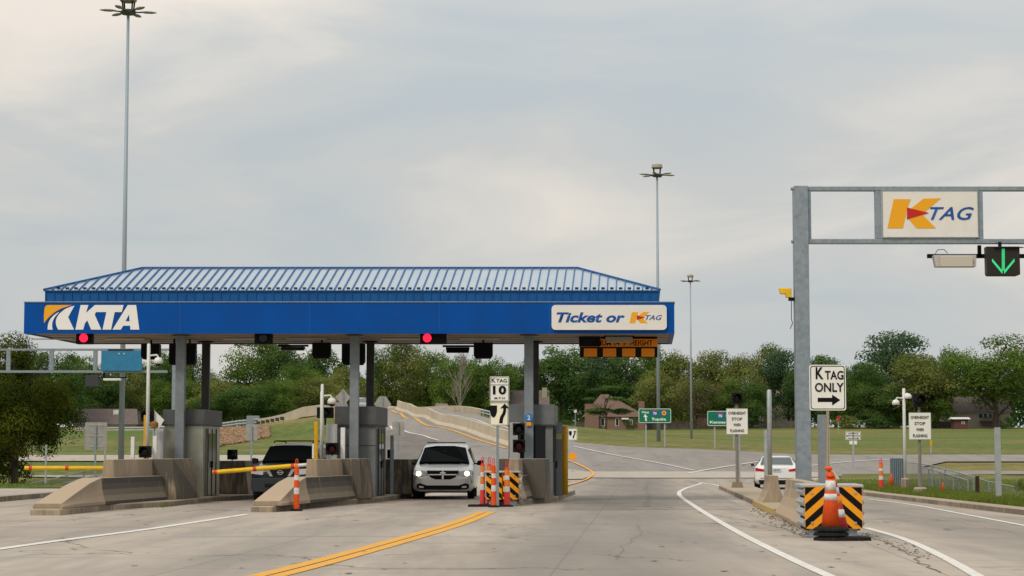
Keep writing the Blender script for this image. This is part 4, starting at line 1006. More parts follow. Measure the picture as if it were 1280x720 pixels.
# ================================================================== SIGNS
def sign_post(r, x, y, z0, z1, m=steel, w=.05, round_=False):
    b = MB()
    if round_: b.cyl((x, y, z0), (x, y, z1), w / 2, w / 2, 10)
    else: b.b2(x - w / 2, x + w / 2, y - w / 2, y + w / 2, z0, z1)
    return b.build('post', m, r)
def plate(r, w, h, cz, m=whiteref, border=None, rad=.03, y=0, cx=0, name='plate', lab=None):
    p = MB().xz(rrect(w, h, rad, cx=cx, cz=cz), y - .006, y).build(name, m, r)
    if lab: p['label'] = lab
    if border:
        bw, ins, bm = border
        o_ = rrect(w - 2 * ins, h - 2 * ins, max(rad, .02), cx=cx, cz=cz); i_ = rrect(w - 2 * ins - 2 * bw, h - 2 * ins - 2 * bw, max(rad - bw * .5, .01), cx=cx, cz=cz); n = len(o_)
        vs = [(a, y - .009, c) for a, c in o_ + i_]
        b = MB(); b.add(vs, [(k, (k + 1) % n, n + (k + 1) % n, n + k) for k in range(n)]); b.build('border', bm, p, fixn=False)
    return p
def arrow_keep(p, cx, cz, sc, y=-.01):
    """keep-right symbol: shield shaped island and curved arrow"""
    b = MB()
    b.xz([(cx + a * sc, cz + c * sc) for a, c in [(-.42, .42), (-.05, .42), (-.05, .1), (-.12, -.12), (-.235, -.22), (-.35, -.12), (-.42, .1)]], y - .002, y)
    L = curve((.06, -.5), (.06, -.2), (.18, -.05), 5) + curve((.18, -.05), (.28, .08), (.27, .28), 5)[1:]
    Rr = curve((.24, -.5), (.24, -.24), (.34, -.1), 5) + curve((.34, -.1), (.43, .05), (.42, .28), 5)[1:]
    b.xz([(cx + a * sc, cz + c * sc) for a, c in L] + [(cx + .56 * sc, cz + .24 * sc), (cx + .345 * sc, cz + .52 * sc), (cx + .12 * sc, cz + .24 * sc)] + [], y - .002, y) if False else None
    pts = L + [(.11, .26), (.345, .52), (.58, .26), (.42, .28)][0:3] + Rr[::-1]
    b.xz([(cx + a * sc, cz + c * sc) for a, c in pts], y - .002, y)
    b.build('arrow', blacks, p)
# speed limit sign
Y = 53.8; s = Y / F
r = thing('speed_sign', 'white 10 MPH speed sign above a keep right arrow on one post', 'sign', (W(622, 630, Y).x, Y, 0))
sign_post(r, 0, .05, 0, W(0, 472, Y).z, steel, .075)
zt, zm, zb_ = W(0, 470.5, Y).z, W(0, 502, Y).z, W(0, 532, Y).z
p = plate(r, 24 * s, zt - zm, (zt + zm) / 2, border=(.012, .012, blacks), cx=.05)
text('K', blacks, p, .05 - .16, -.012, zt - .105, None, .125, bold=.012); text('TAG', blacks, p, .05 + .055, -.012, zt - .115, .29, .10, bold=.012)
b = MB(); b.b2(.05 - .24, .05 + .24, -.011, -.007, zt - .235, zt - .222); b.build('border', blacks, p)
text('10', blacks, p, .05, -.012, zt - .37, .36, .24, bold=.045, spacing=1.15)
text('MPH', blacks, p, .05, -.012, zt - .585, .27, .06, bold=.01, spacing=1.5)
p = plate(r, 23 * s, zm - zb_ - .02, (zm + zb_) / 2 - .01, border=(.01, .012, blacks), cx=.04, m=mat('cream reflective sheeting', (.80, .76, .58), .45))
arrow_keep(p, .04 - .03, (zm + zb_) / 2, .52)
# K TAG ONLY sign
Y = 41.5; s = Y / F
zt, zb_ = W(0, 456, Y).z, W(0, 513, Y).z
r = thing('lane_sign', 'white lane sign reading ONLY with black right arrow beside gantry post', 'sign', (W(1036, 600, Y).x, Y, 0.0))
b = MB(); b.b2(-.025, .025, 0, .05, 0, zt)
b.build('post', mat('tan perforated post', (.40, .34, .25), .6, .2), r)
b = MB()
for i in range(60):
    z = .4 + i * .045
    if z < zb_: b.b2(-.007, .007, -.003, 0, z, z + .018)
b.build('post_holes', blacks, r)
p = plate(r, 45.5 * s, zt - zb_, (zt + zb_) / 2, border=(.016, .022, blacks), rad=.05, y=-.004)
def k2(px, py): q = W(px, py, Y); return q.x - r.location.x, q.z
def tx(t_, x0, x1, y0, y1, **k):
    a = k2(x0, y1); c = k2(x1, y0); return text(t_, blacks, p, (a[0] + c[0]) / 2, -.016, (a[1] + c[1]) / 2, c[0] - a[0], c[1] - a[1], **k)
tx('K', 1019.5, 1029, 459, 474, bold=.025); tx('TAG', 1031, 1054, 463.5, 474.5, bold=.02); tx('ONLY', 1018.5, 1054.5, 478.5, 490, bold=.02)
b = MB(); b.xz([k2(1022, 497.2), k2(1040, 497.2), k2(1040, 493.2), k2(1050.3, 500), k2(1040, 507), k2(1040, 502.5), k2(1022, 502.5)], -.014, -.011); b.build('arrow', blacks, p)
# overheight signs
def overheight(px, y0, y1, wpx, Y, label, ysig, z0, ybase, foot):
    s = Y / F; r = thing('warning_sign', label, 'sign', (W(px, 600, Y).x, Y, z0), 0, 'overheight warning signs')
    zt, zb_ = W(0, y0, Y).z - z0, W(0, y1, Y).z - z0
    m = mat('grey brown pole', (.22, .195, .165), .6, .1, (4, (.16, .14, .12), .6))
    MB().cyl((0, .1, 0), (0, .1, zt + .25), 2.0 * s, 1.8 * s, 10).build('post', m, r)
    foot_h = W(0, ybase, Y).z - z0
    if foot == 'round': MB().lathe([(.21, 0), (.21, foot_h - .05), (.17, foot_h), (.08, foot_h)], (0, .1, 0)).build('footing', kerbm, r)
    else: MB().loft([[(a * w_, .1 + c * w_, z) for a, c in ((-1, -1), (1, -1), (1, 1), (-1, 1))] for w_, z in ((.21, 0), (.16, foot_h))]).build('footing', mat('brown painted footing', (.20, .155, .10), .7), r, bevel=.01)
    p = plate(r, wpx * s, zt - zb_, (zt + zb_) / 2, border=(.012, .0, steel), rad=.015)
    H_ = zt - zb_
    for i, (t_, fr) in enumerate((('OVERHEIGHT', .80), ('STOP', .48), ('WHEN', .34), ('FLASHING', .64))):
        text(t_, blacks, p, 0, -.012, zt - H_ * (.185 + .225 * i), wpx * s * fr, H_ * .115, bold=.02)
    sg = MB().b2(-.2, .2, -.05, .15, zt + .18, zt + .60).build('signal_head', black, r, bevel=.02)
    b = MB(); n = 12; rg = [[(.15 * math.cos(R(-20 + 220 * i / n)), y, zt + .39 + .15 * math.sin(R(-20 + 220 * i / n))) for i in range(n + 1)] for y in (-.05, -.28)]
    b.loft(rg, False, False); b.build('visor', black, sg, fixn=False)
    l = MB().lathe([(.13, 0), (.08, .02), (.01, .028)]).build('lens', mat('dark lens', (.02, .02, .02), .25), sg, smooth=True); l.rotation_euler = (R(90), 0, 0); l.location = (0, -.055, zt + .39)
    return r
overheight(922, 510.5, 543, 27, 76, 'left overheight warning sign on brown pole at median tip near the sedan', 0, .15, 602.5, 'sq')
overheight(1151, 515.5, 549.5, 28, 63, 'right overheight warning sign on concrete footing by chain link fence', 0, .145, 609, 'round')
bollard(917.5, 541, 0, 77.5, 4.6, 'square grey post behind the left overheight sign pole', steel_light, .15, True, 'post', 'post')
# posts near the median
bollard(956.2, 487, 0, 54.0, 6, 'tall round pale steel post standing on the first median barrier', steel_light, .85, False, 'post', 'post')
bollard(951.3, 538, 0, 60.5, 4, 'short square post just left of tall round pale one', steel_light, .15, True, 'post', 'post')
bollard(1020.5, 518.5, 0, 47.5, 9.6, 'thick square galvanised post under the ONLY arrow sign', steel_light, 0, True, 'post', 'post')
bollard(1235.8, 534.5, 0, 56.5, 6.4, 'tall square pale post on the right verge by the kerb', steel_light, .145, True, 'post', 'post')
cam_pole(1131.5, 485.5, 71, .145, 'white pole with two dome cameras on the right verge', -1, 4.0, True, True)
# green highway signs
def green(px0, px1, py0, py1, Y, label, legs, ybase):
    s = Y / F; c = W((px0 + px1) / 2, (py0 + py1) / 2, Y); g = H(c.x, Y)
    r = thing('highway_sign', label, 'sign', (c.x, Y, g), 0, 'green highway guide signs')
    w = (px1 - px0) * s; h = (py1 - py0) * s; cz = c.z - g
    for lx in legs: sign_post(r, (lx - (px0 + px1) / 2) * s, .15, 0, cz, steel_light, .09)
    p = plate(r, w, h, cz, greenS, (.03, .02, mk), .1)
    return r, p, w, h, cz
def shield(p, cx, cz, sz, kind):
    if kind == 'i':
        b = MB(); b.xz([(cx + a * sz, cz + c * sz) for a, c in [(-.5, .35), (-.3, .5), (0, .42), (.3, .5), (.5, .35), (.5, 0), (.3, -.35), (0, -.52), (-.3, -.35), (-.5, 0)]], -.02, -.012); b.build('route_shield', mat('shield blue', (.03, .09, .42), .5), p)
        b = MB(); b.xz([(cx + a * sz, cz + c * sz) for a, c in [(-.46, .26), (-.44, .36), (-.3, .46), (0, .39), (.3, .46), (.44, .36), (.46, .26)]], -.024, -.021); b.build('route_shield', redL, p)
        text('70', mk, p, cx, -.024, cz - .06 * sz, .62 * sz, .44 * sz, bold=.03)
    else:
        b = MB(); b.xz(rrect(sz, sz, .03, cx=cx, cz=cz), -.018, -.012); b.build('route_shield', mat('shield blue', (.03, .09, .42), .5), p)
        b = MB(); b.cyl((cx, -.024, cz), (cx, -.019, cz), .42 * sz, .42 * sz, 20); b.build('route_shield', orangeL, p)
        b = MB(); b.cyl((cx, -.029, cz), (cx, -.025, cz), .17 * sz, .17 * sz, 12); b.build('route_shield', redL, p)
r, p, w, h, cz = green(798, 839, 510.5, 528.8, 137, 'green Topeka highway sign with up arrow and route 70 shield', (807.5, 831), 560)
text('West', mk, p, -w * .29, -.014, cz + h * .24, w * .22, h * .17, bold=.02)
shield(p, 0, cz + h * .18, h * .40, 'i'); shield(p, w * .28, cz + h * .18, h * .38, 't')
text('Topeka', mk, p, w * .12, -.014, cz - h * .26, w * .44, h * .24, bold=.03)
b = MB(); b.xz([(-w * .27 + a * h, cz + c * h) for a, c in [(-.05, -.36), (.07, -.36), (.02, -.1), (.13, -.1), (-.06, .12), (-.18, -.08), (-.07, -.08)]], -.016, -.012); b.build('arrow', mk, p)
r, p, w, h, cz = green(884, 925, 513.5, 532.5, 135, 'green Kansas City highway sign partly behind overheight sign', (893.5, 917), 560)
shield(p, -w * .1, cz + h * .18, h * .42, 'i'); shield(p, w * .14, cz + h * .18, h * .38, 't')
text('Kansas City', mk, p, .0, -.014, cz - h * .27, w * .84, h * .22, bold=.03)
# far keep right sign and yellow diamond
g = onH(715.5, 108)
r = thing('keep_right_sign', 'small keep right sign above a yellow diamond on the ramp divider', 'sign', g)
s = 108 / F; sign_post(r, 0, .04, 0, W(0, 536, 108).z - g.z, steel_light, .07)
c = W(0, 543, 108).z - g.z
p = plate(r, 12 * s, 15 * s, c, border=(.02, .015, blacks)); arrow_keep(p, -.02, c, .42)
MB().xz([(a * .25, W(0, 570.5, 108).z - g.z + b_ * .25) for a, b_ in ((-1, 0), (0, 1), (1, 0), (0, -1))], -.01, 0).build('diamond_plate', hazO, r)
# small direction sign in the field
g = G(1067, 587)
Y = g.y; s = Y / F
r = thing('direction_sign', 'small white maintenance direction sign in the right field', 'sign', g)
sign_post(r, 0, .03, 0, W(0, 540, Y).z - g.z, steel_light, .08)
c = W(0, 544.5, Y).z - g.z; p = plate(r, 19 * s, 10.5 * s, c, border=(.02, .02, blacks))
text('LAWRENCE', blacks, p, 0, -.012, c + 2.7 * s, 13 * s, 2.2 * s, bold=.02); text('MAINTENANCE', blacks, p, 0, -.012, c - .3 * s, 16.5 * s, 2.0 * s, bold=.02)
b = MB(); b.xz([(a * s, c + q * s) for a, q in [(-7, -3.6), (5, -3.6), (5, -4.3), (7.5, -3.2), (5, -2.1), (5, -2.8), (-7, -2.8)]], -.012, -.008); b.build('arrow', blacks, p)
plate(r, 9.5 * s, 4.5 * s, W(0, 553.2, Y).z - g.z)
# little far markers
for px, py0, py1, Y, m, lab in ((1047, 520, 535, 330, redL, 'tiny red topped marker post at the far edge of field'), (1162, 550, 569, 128, yel, 'tiny yellow topped marker post before the right field')):
    g = onH(px, Y); t_ = W(px, py0, Y).z - g.z
    r = thing('marker_post', lab, 'post', g); MB().cyl((0, 0, 0), (0, 0, t_), .06).build('post', steel_light, r); MB().b2(-.0011 * Y / 2, .0011 * Y / 2, -.08, -.06, t_ - min(.9, .004 * Y * .8), t_).build('reflector', m, r)
# sign backs
def back(px0, px1, py0, py1, Y, label, shape='rect', post=True, z0=None):
    s = Y / F; c = W((px0 + px1) / 2, (py0 + py1) / 2, Y); g = H(c.x, Y) if z0 is None else z0
    r = thing('road_sign', label, 'sign', (c.x, Y, g), 0, 'signs seen from behind'); w = (px1 - px0) * s; h = (py1 - py0) * s; cz = c.z - g
    if shape == 'rect': po = rrect(w, h, .04, cz=cz)
    elif shape == 'diamond': po = [(-w / 2, cz), (0, cz + h / 2), (w / 2, cz), (0, cz - h / 2)]
    else: po = [(-w / 2, cz - h * .1), (-w * .2, cz + h / 2), (w * .2, cz + h / 2), (w / 2, cz - h * .1), (w * .2, cz - h / 2), (-w * .2, cz - h / 2)]
    MB().xz(po, 0, .02).build('plate', alum, r)
    MB().b2(-.035, .035, -.06, 0, 0, cz + h * .4).build('post', steel, r)
    if shape == 'rect' and w > .8:
        for k in (-.4, 0, .4): MB().b2(-w * .32, w * .32, -.02, 0, cz + h * k - .02, cz + h * k + .02).build('brace', steel_light, r)
    return r
back(106, 133.5, 528, 562, 84, 'large bare metal sign back with three braces beside left gantry post')
back(307, 322, 530.5, 550.5, 84, 'plain square sign back on post left of the dark suv')
back(419, 438.5, 486, 507.5, 105, 'diamond sign back above the middle booth roof, left of the column', 'diamond')
back(467.5, 489, 495.5, 511.5, 112, 'pointed polygon sign back above the middle booth, right of the column', 'hex')
back(490.5, 505.5, 527, 545, 84, 'plain square sign back on post left of the silver minivan')

# ================================================================== GANTRIES
Y = 46.6; s = Y / F
xg = W(1003, 480, Y).x
gan = thing('gantry', 'right steel gantry frame over the tag lane carrying the white logo board', 'gantry', (xg, Y, 0), 0, 'overhead sign gantries')
zt, zb1 = W(1003, 233, Y).z, W(1003, 305, Y).z
MB().b2(-.165, .165, -.165, .165, 0, zt).build('post', steel, gan, bevel=.015)
XR = 11.2
zq = W(0, 239, Y).z; zq2 = W(0, 299, Y).z
b = MB(); b.b2(.166, XR, -.09, .09, zq, zt - .01); b.build('top_beam', steel, gan, bevel=.012)
b = MB(); b.b2(.166, XR, -.09, .09, zb1, zq2); b.build('bottom_beam', steel, gan, bevel=.012)
for px in (1010.2, 1097.5, 1224, 1345, 1470):
    x = W(px, 270, Y).x - xg; w = .06 if px < 1011 else .075
    MB().b2(x - w, x + w, -.08, .08, zq2 + .001, zq - .001).build('strut', steel, gan, bevel=.01)
MB().b2(XR, XR + .33, -.165, .165, 0, zt).build('post', steel, gan, bevel=.015)
b = MB()
for z in (W(0, 236, Y).z, W(0, 302, Y).z): b.cyl((-.22, 0, z), (-.16, 0, z), .04)
b.build('bolt', steel, gan)
bx0, bx1 = W(1101.5, 298, Y), W(1221, 238.5, Y)
bo = thing('sign_board', 'white logo board with slanted orange K set in the right gantry', 'sign', ((bx0.x + bx1.x) / 2, Y - .12, (bx0.z + bx1.z) / 2))
bw, bh = bx1.x - bx0.x, bx1.z - bx0.z
MB().b2(-bw / 2, bw / 2, 0, .2, -bh / 2, bh / 2).build('panel', white, bo, bevel=.008)
b = MB(); t = .02
b.b2(-bw / 2, bw / 2, -.012, -.001, bh / 2 - t, bh / 2); b.b2(-bw / 2, bw / 2, -.012, -.001, -bh / 2, -bh / 2 + t); b.b2(-bw / 2, -bw / 2 + t, -.012, -.001, -bh / 2 + t, bh / 2 - t); b.b2(bw / 2 - t, bw / 2, -.012, -.001, -bh / 2 + t, bh / 2 - t); b.build('rim', steel, bo)
k0 = W(1108, 286, Y); kh = W(0, 249.2, Y).z - k0.z
ktag(bo, k0.x - bo.location.x, k0.z - bo.location.z, kh, -.004)
# lane arrow signal
c = W(1253.5, 326, Y - .3)
r = thing('arrow_signal', 'black lane signal showing lit green down arrow under right gantry', 'signal', c)
def q_(px, py): a = W(px, py, Y - .3); return (a.x - c.x, a.z - c.z)
h_ = MB().loft([[(*[p_ for p_ in (q[0],)], y, q[1]) for q in (q_(1233, 308), q_(1274.5, 308), q_(1275.5, 343), q_(1272, 344.5), q_(1235.5, 344.5), q_(1234, 342))] for y in (0, .25)]).build('housing', mat('brown black housing', (.025, .02, .016), .45), r, bevel=.012)
MB().b2(q_(1236, 0)[0], q_(1272, 0)[0], -.06, -.0, q_(0, 309)[1] - .02, q_(0, 309)[1]).build('visor', black, r)
gr = emit('lit green arrow', (.04, .62, .22), .75)
b = MB()
for i in range(20):   # rows of small green lamps
    f = i / 19
    for k in (-1, 0, 1):
        a = q_(1254 + k * 1.3, 311.5 + f * 26); b.cyl((a[0], -.012, a[1]), (a[0], -.002, a[1]), .011, .011, 6)
for sx in (-1, 1):
    for i in range(13):
        f = i / 12
        for k in (-1, 0, 1):
            a = q_(1254 + sx * (13.5 - f * 12), 325.5 + f * 14.5 + k * 1.3); b.cyl((a[0], -.012, a[1]), (a[0], -.002, a[1]), .011, .011, 6)
b.build('arrow_lamp', gr, r)
MB().b2(-.07, .0, .08, .14, .3, .45).build('hanger', black, r)
# reader antenna on bar
c = W(1187, 326, Y - .1)
r = thing('reader_antenna', 'beige flat reader antenna on black bar under right gantry', 'antenna', c, 0, 'tag reader antennas')
def q_(px, py): a = W(px, py, Y - .1); return (a.x - c.x, a.z - c.z)
MB().loft([[(q_(1161.5, 0)[0], y, q_(0, 318.5)[1]), (q_(1214.5, 0)[0], y, q_(0, 318.5)[1]), (q_(1212.5, 0)[0], y - .12, q_(0, 334)[1]), (q_(1163, 0)[0], y - .12, q_(0, 334)[1])] for y in (0, .25)]).build('antenna_panel', mat('beige grey plastic', (.36, .335, .30), .5), r, bevel=.015)
MB().b2(q_(1168, 0)[0], q_(1208, 0)[0], -.16, -.05, q_(0, 333.5)[1] - .01, q_(0, 321)[1]).build('antenna_face', mat('beige plastic face', (.50, .45, .37), .5), r, bevel=.01)
MB().b2(q_(1157, 0)[0], q_(1300, 0)[0], .27, .36, q_(0, 321)[1], q_(0, 316)[1]).build('mounting_bar', black, r)
MB().b2(q_(1220, 0)[0], q_(1224, 0)[0], .27, .36, q_(0, 321)[1], q_(0, 305)[1]).build('hanger', black, r)
MB().tube([(q_(1163, 0)[0], 0, q_(0, 318)[1]), (q_(1166, 0)[0], -.05, q_(0, 312.5)[1]), (q_(1174, 0)[0], -.03, q_(0, 312)[1]), (q_(1180, 0)[0], .1, q_(0, 316)[1])], .008, 5).build('cable', black, r)
# yellow camera at the side of the post
c = W(984, 367, Y)
r = thing('camera', 'yellow camera with dangling cable on side of gantry post', 'camera', c)
def q_(px, py): a = W(px, py, Y); return (a.x - c.x, a.z - c.z)
MB().xz([q_(973.5, 360.5), q_(989, 360.5), q_(989, 372), q_(982.5, 372), q_(982, 367.8), q_(975.5, 367.5)], -.08, .08).build('housing', armY, r, bevel=.012)
MB().cyl((*q_(985, 0)[:1], 0, q_(0, 372)[1]), (*q_(985, 0)[:1], 0, q_(0, 376)[1]), .075).build('lens', black, r)
b = MB(); b.tube([(q_(985, 0)[0], 0, q_(0, 376)[1]), (q_(984.5, 0)[0], 0, q_(0, 398)[1]), (q_(986, 0)[0], 0, q_(0, 404)[1]), (q_(983, 0)[0], 0, q_(0, 411)[1])], .009, 5); b.build('cable', black, r)
MB().tube([(q_(989, 0)[0], 0, q_(0, 361)[1]), (q_(993, 0)[0], 0, q_(0, 361)[1])], .015, 6).tube([(q_(988.5, 0)[0], 0, q_(0, 376)[1]), (q_(989, 0)[0], 0, q_(0, 381)[1]), (q_(993.5, 0)[0], 0, q_(0, 381)[1])], .012, 6).build('bracket', steel, r)
# left gantry, further away
Y = 95.5; s = Y / F; gz_ = H(W(219, 590, Y).x, Y)
xg = W(148, 520, Y).x
gan = thing('gantry', 'left far galvanised gantry carrying a blue panel beside the roadside tree', 'gantry', (xg, Y, gz_), 0, 'overhead sign gantries')
def q_(px, py): a = W(px, py, Y); return (a.x - xg, a.z - gz_)
for px, w in ((-55, 4.2), (219.5, 4.2)):
    x = q_(px, 500)[0]; MB().b2(x - w * s, x + w * s, -.17, .17, -.3, q_(0, 436)[1]).build('post', steel, gan, bevel=.02)
MB().b2(q_(-60, 0)[0], q_(223, 0)[0], -.1, .1, q_(0, 438.4)[1], q_(0, 435.8)[1]).build('top_beam', steel, gan)
MB().b2(q_(-60, 0)[0], q_(216, 0)[0], -.1, .1, q_(0, 466)[1], q_(0, 463)[1]).build('bottom_beam', steel, gan)
for px in (-34, 20, 73, 127, 179):
    x = q_(px, 0)[0]; MB().b2(x - .09, x + .09, -.09, .09, q_(0, 462.9)[1], q_(0, 438.5)[1]).build('strut', steel, gan)
bp = thing('road_sign', 'plain blue sign back mounted in the left gantry frame', 'sign', W(152, 451, Y - .3), 0)
MB().b2(-25.5 * s, 25 * s, 0, .12, -12.3 * s, 12.8 * s).build('plate', bluePanel, bp)
MB().b2(-17 * s, 14 * s, -.02, .14, 12.9 * s, 14.6 * s).build('bracket', brown, bp)
MB().b2(-4 * s, -2.5 * s, -.03, -.001, 8 * s, 9.6 * s).b2(2.5 * s, 4 * s, -.03, -.001, 8 * s, 9.6 * s).build('fixing', whitepaint, bp)
r = thing('reader_antenna', 'small dark lane signal and antenna on bar under the left gantry', 'antenna', W(130, 472.5, Y), 0, 'tag reader antennas')
MB().b2(-27 * s, 27 * s, -.05, .05, -.3 * s, 1.2 * s).build('mounting_bar', black, r)
MB().b2(-22.5 * s, -6 * s, -.2, .1, -11 * s, 3 * s).build('housing', mat('dark grey housing', (.05, .05, .055), .5), r, bevel=.02)
MB().b2(0, 22 * s, -.2, .05, -3.5 * s, -.5 * s).build('antenna_panel', whitepaint, r, bevel=.02)
MB().b2(-.05, .05, -.05, .05, 1.2 * s, 7 * s).build('hanger', black, r)

# ================================================================== HIGH MASTS
def mast(px, ytop, Y, label, hub_y):
    pt, pb = W(px, ytop, Y), None
    x = W(px, 500, Y).x; g = H(x, Y); hgt = pt.z - g
    r = thing('high_mast_light', label, 'light mast', (x, Y, g), 0, 'high mast lights')
    MB().cyl((0, 0, 0), (0, 0, hgt), .15, .07, 14).build('pole', mat('mast steel', (.30, .35, .39), .5, .1), r, smooth=True)
    hz_ = hgt
    d = MB().lathe([(.32, -.12), (.42, 0), (.3, .1), (.12, .12)], (0, 0, hz_)).build('lowering_ring', mat('dark grey metal', (.09, .09, .085), .5, .3), r)
    b = MB()
    for i in range(4): a = R(45 + 90 * i); b.cyl((.3 * math.cos(a), .3 * math.sin(a), hz_), (.36 * math.cos(a), .36 * math.sin(a), hz_ + .55), .04)
    b.build('frame', black, r)
    MB().lathe([(.36, .5), (.42, .56), (.38, .78), (.1, .85)], (0, 0, hz_)).build('cap', mat('tan cap', (.36, .30, .23), .6), r)
    for i in range(6):
        a = R(15 + 60 * i); ca, sa = math.cos(a), math.sin(a)
        arm = MB().cyl((.3 * ca, .3 * sa, hz_), (.75 * ca, .75 * sa, hz_ + .02), .035).build('arm', black, r)
        b = MB(); M = Matrix.Rotation(a, 3, 'Z')
        rg = []
        for u_, wd_, hh in ((.6, .07, .03), (.85, .15, .065), (1.15, .15, .06), (1.38, .05, .02)):
            rg.append([M @ Vector((u_, wd_ * math.cos(t_), 0)) + Vector((0, 0, hz_ + .03 + hh * math.sin(t_))) for t_ in [2 * math.pi * k / 8 for k in range(8)]])
        b.loft(rg).build('lamp_head', mat('lamp housing grey', (.24, .23, .2), .5, .2), r, smooth=True)
mast(152.5, 15, 97, 'tallest high mast light rising behind the left end of the canopy', 0)
mast(823, 219, 147, 'high mast light rising beside the right end of the canopy', 0)
mast(864, 351.5, 250, 'farthest, shortest looking high mast light right of the canopy', 0)

# ================================================================== VEHICLES
def ring(st):
    y, w, zb, zm, wb, zbelt, wt, zt = st
    h = [(0, zb), (w * .86, zb), (w * .97, zb + .10), (w, zm), (wb, zbelt), (wt, zt - .045), (wt * .72, zt - .008), (0, zt)]
    return [(x, y, z) for x, z in h] + [(-x, y, z) for x, z in h[1:-1][::-1]]
def lerp(a, b, t): return tuple(a[i] + (b[i] - a[i]) * t for i in range(3))
def patch(st0, st1, ja, jb, ins, off, nrm_dir, name, m, r, jpts=None, sub=None):
    """thin panel lying on the body between two stations and two points of the ring"""
    A, B = ring(st0), ring(st1)
    a0, a1, b0, b1 = A[ja], A[jb], B[ja], B[jb]
    c = [lerp(lerp(a0, a1, u), lerp(b0, b1, u), v) for u, v in ((ins[0], ins[2]), (1 - ins[1], ins[2]), (1 - ins[1], 1 - ins[3]), (ins[0], 1 - ins[3]))]
    n = Vector(nrm_dir).normalized() * off
    b = MB(); b.add([Vector(p) + n for p in c] + [Vector(p) - n * .5 for p in c], [(0, 1, 2, 3), (7, 6, 5, 4), (0, 4, 5, 1), (1, 5, 6, 2), (2, 6, 7, 3), (3, 7, 4, 0)])
    return b.build(name, m, r)
def wheel(r, x, y, rad, w=.22, rim=None):
    t_ = MB()
    n = 24; prof = [(rad * .62, -w / 2), (rad * .95, -w / 2), (rad, -w / 2 + .03), (rad, w / 2 - .03), (rad * .95, w / 2), (rad * .62, w / 2)]
    rings = [[(x + q, y + rr * math.cos(2 * math.pi * i / n), rad + rr * math.sin(2 * math.pi * i / n)) for i in range(n)] for rr, q in prof]
    o = t_.loft(rings, cap=False).build('wheel', rubber, r, fixn=True)
    MB().cyl((x - w * .4, y, rad), (x + w * .4, y, rad), rad * .63, rad * .63, 20).build('rim', rim or steel_light, o)
    return o
def vehicle(name, label, loc, rz, st, paintm, cat='car'):
    r = thing(name, label, cat, loc, rz)
    body = MB().loft([ring(s_) for s_ in st]).build('body', paintm, r, smooth=True)
    sb = body.modifiers.new('s', 'SUBSURF'); sb.levels = 2; sb.render_levels = 2
    cz_ = body.data.attributes.new('crease_edge', 'FLOAT', 'EDGE'); cz_.data.foreach_set('value', [.5] * len(body.data.edges))
    return r
lit = emit('lit headlamp', (1.0, .82, .58), 4.5)
chrome = mat('chrome', (.6, .6, .6), .2, 1)
silver = mat('silver car paint', (.74, .73, .69), .3, .2, None, None, .5, .5)
darkp = mat('dark navy car paint', (.010, .012, .018), .28, .0, None, None, .3, .25)
whitep = mat('white car paint', (.72, .71, .68), .3, 0, None, None, .5, .6)
clad_m = mat('dark grey bumper plastic', (.028, .033, .038), .6)
lampglass = mat('headlamp lens', (.55, .56, .56), .12, .3)
redlens = mat('red tail lens', (.45, .012, .012), .2)
# silver minivan
MV = [(0, .74, .30, .48, .72, .66, .55, .74), (.06, .86, .24, .50, .84, .74, .66, .84), (.30, .96, .22, .56, .92, .86, .76, .96), (.75, .99, .22, .6, .96, .96, .80, 1.05), (1.20, 1.0, .22, .62, .97, 1.02, .82, 1.12),
      (1.24, 1.0, .22, .62, .97, 1.03, .82, 1.135), (2.0, 1.0, .22, .62, .95, 1.06, .70, 1.655), (2.2, 1.0, .22, .62, .95, 1.06, .69, 1.71), (3.2, 1.0, .22, .62, .95, 1.06, .70, 1.76), (4.6, 1.0, .22, .62, .95, 1.06, .70, 1.74), (5.0, .98, .24, .6, .93, 1.05, .68, 1.6), (5.15, .92, .3, .6, .86, 1.0, .6, 1.1)]
Yv = 63.0
mv = vehicle('minivan', 'silver minivan with lit headlights leaving the lane beside the delineator cluster', (W(553.5, 600, Yv).x, Yv, 0), R(-.3), MV, silver, 'minivan')
def addpoly(r, pts, name, m, y0, y1, bevel=0, smooth=False):
    b = MB(); b.xz(pts, y0, y1); return b.build(name, m, r, bevel=bevel)
# windscreen follows the slope
def slope_panel(r, pts, name, m, thick=.01):
    b = MB(); n = Vector((0, -.62, .78)) * thick; L = len(pts)
    b.add([Vector(p) + n for p in pts] + [Vector(p) - n for p in pts], [tuple(range(L)), tuple(range(L, 2 * L))[::-1]] + [(i, (i + 1) % L, L + (i + 1) % L, L + i) for i in range(L)]); return b.build(name, m, r)
ws = [(-.80, 1.215, 1.10), (-.4, 1.13, 1.125), (.4, 1.13, 1.125), (.80, 1.215, 1.10), (.66, 1.98, 1.57), (.3, 1.95, 1.625), (-.3, 1.95, 1.625), (-.66, 1.98, 1.57)]
wsd = mat('windscreen glass', (.006, .008, .008), .09, 0, None, None, .12); wsd.node_tree.nodes['Principled BSDF'].inputs['IOR'].default_value = 1.14
slope_panel(mv, ws, 'windscreen', wsd, .065)
MB().b2(-.5, .5, 1.02, 1.1, 1.115, 1.135).build('wiper', black, mv)
gl = addpoly(mv, [(-.50, .89), (.50, .89), (.40, .69), (.24, .62), (-.24, .62), (-.40, .69)], 'grille', black, -.03, .25)
b = MB(); b.b2(-.026, .026, -.05, -.03, .625, .89); b.b2(-.44, .44, -.05, -.03, .752, .785); b.xz([(-.5, .89), (.5, .89), (.49, .91), (-.49, .91)], -.05, -.03); b.build('grille_bar', chrome, gl)
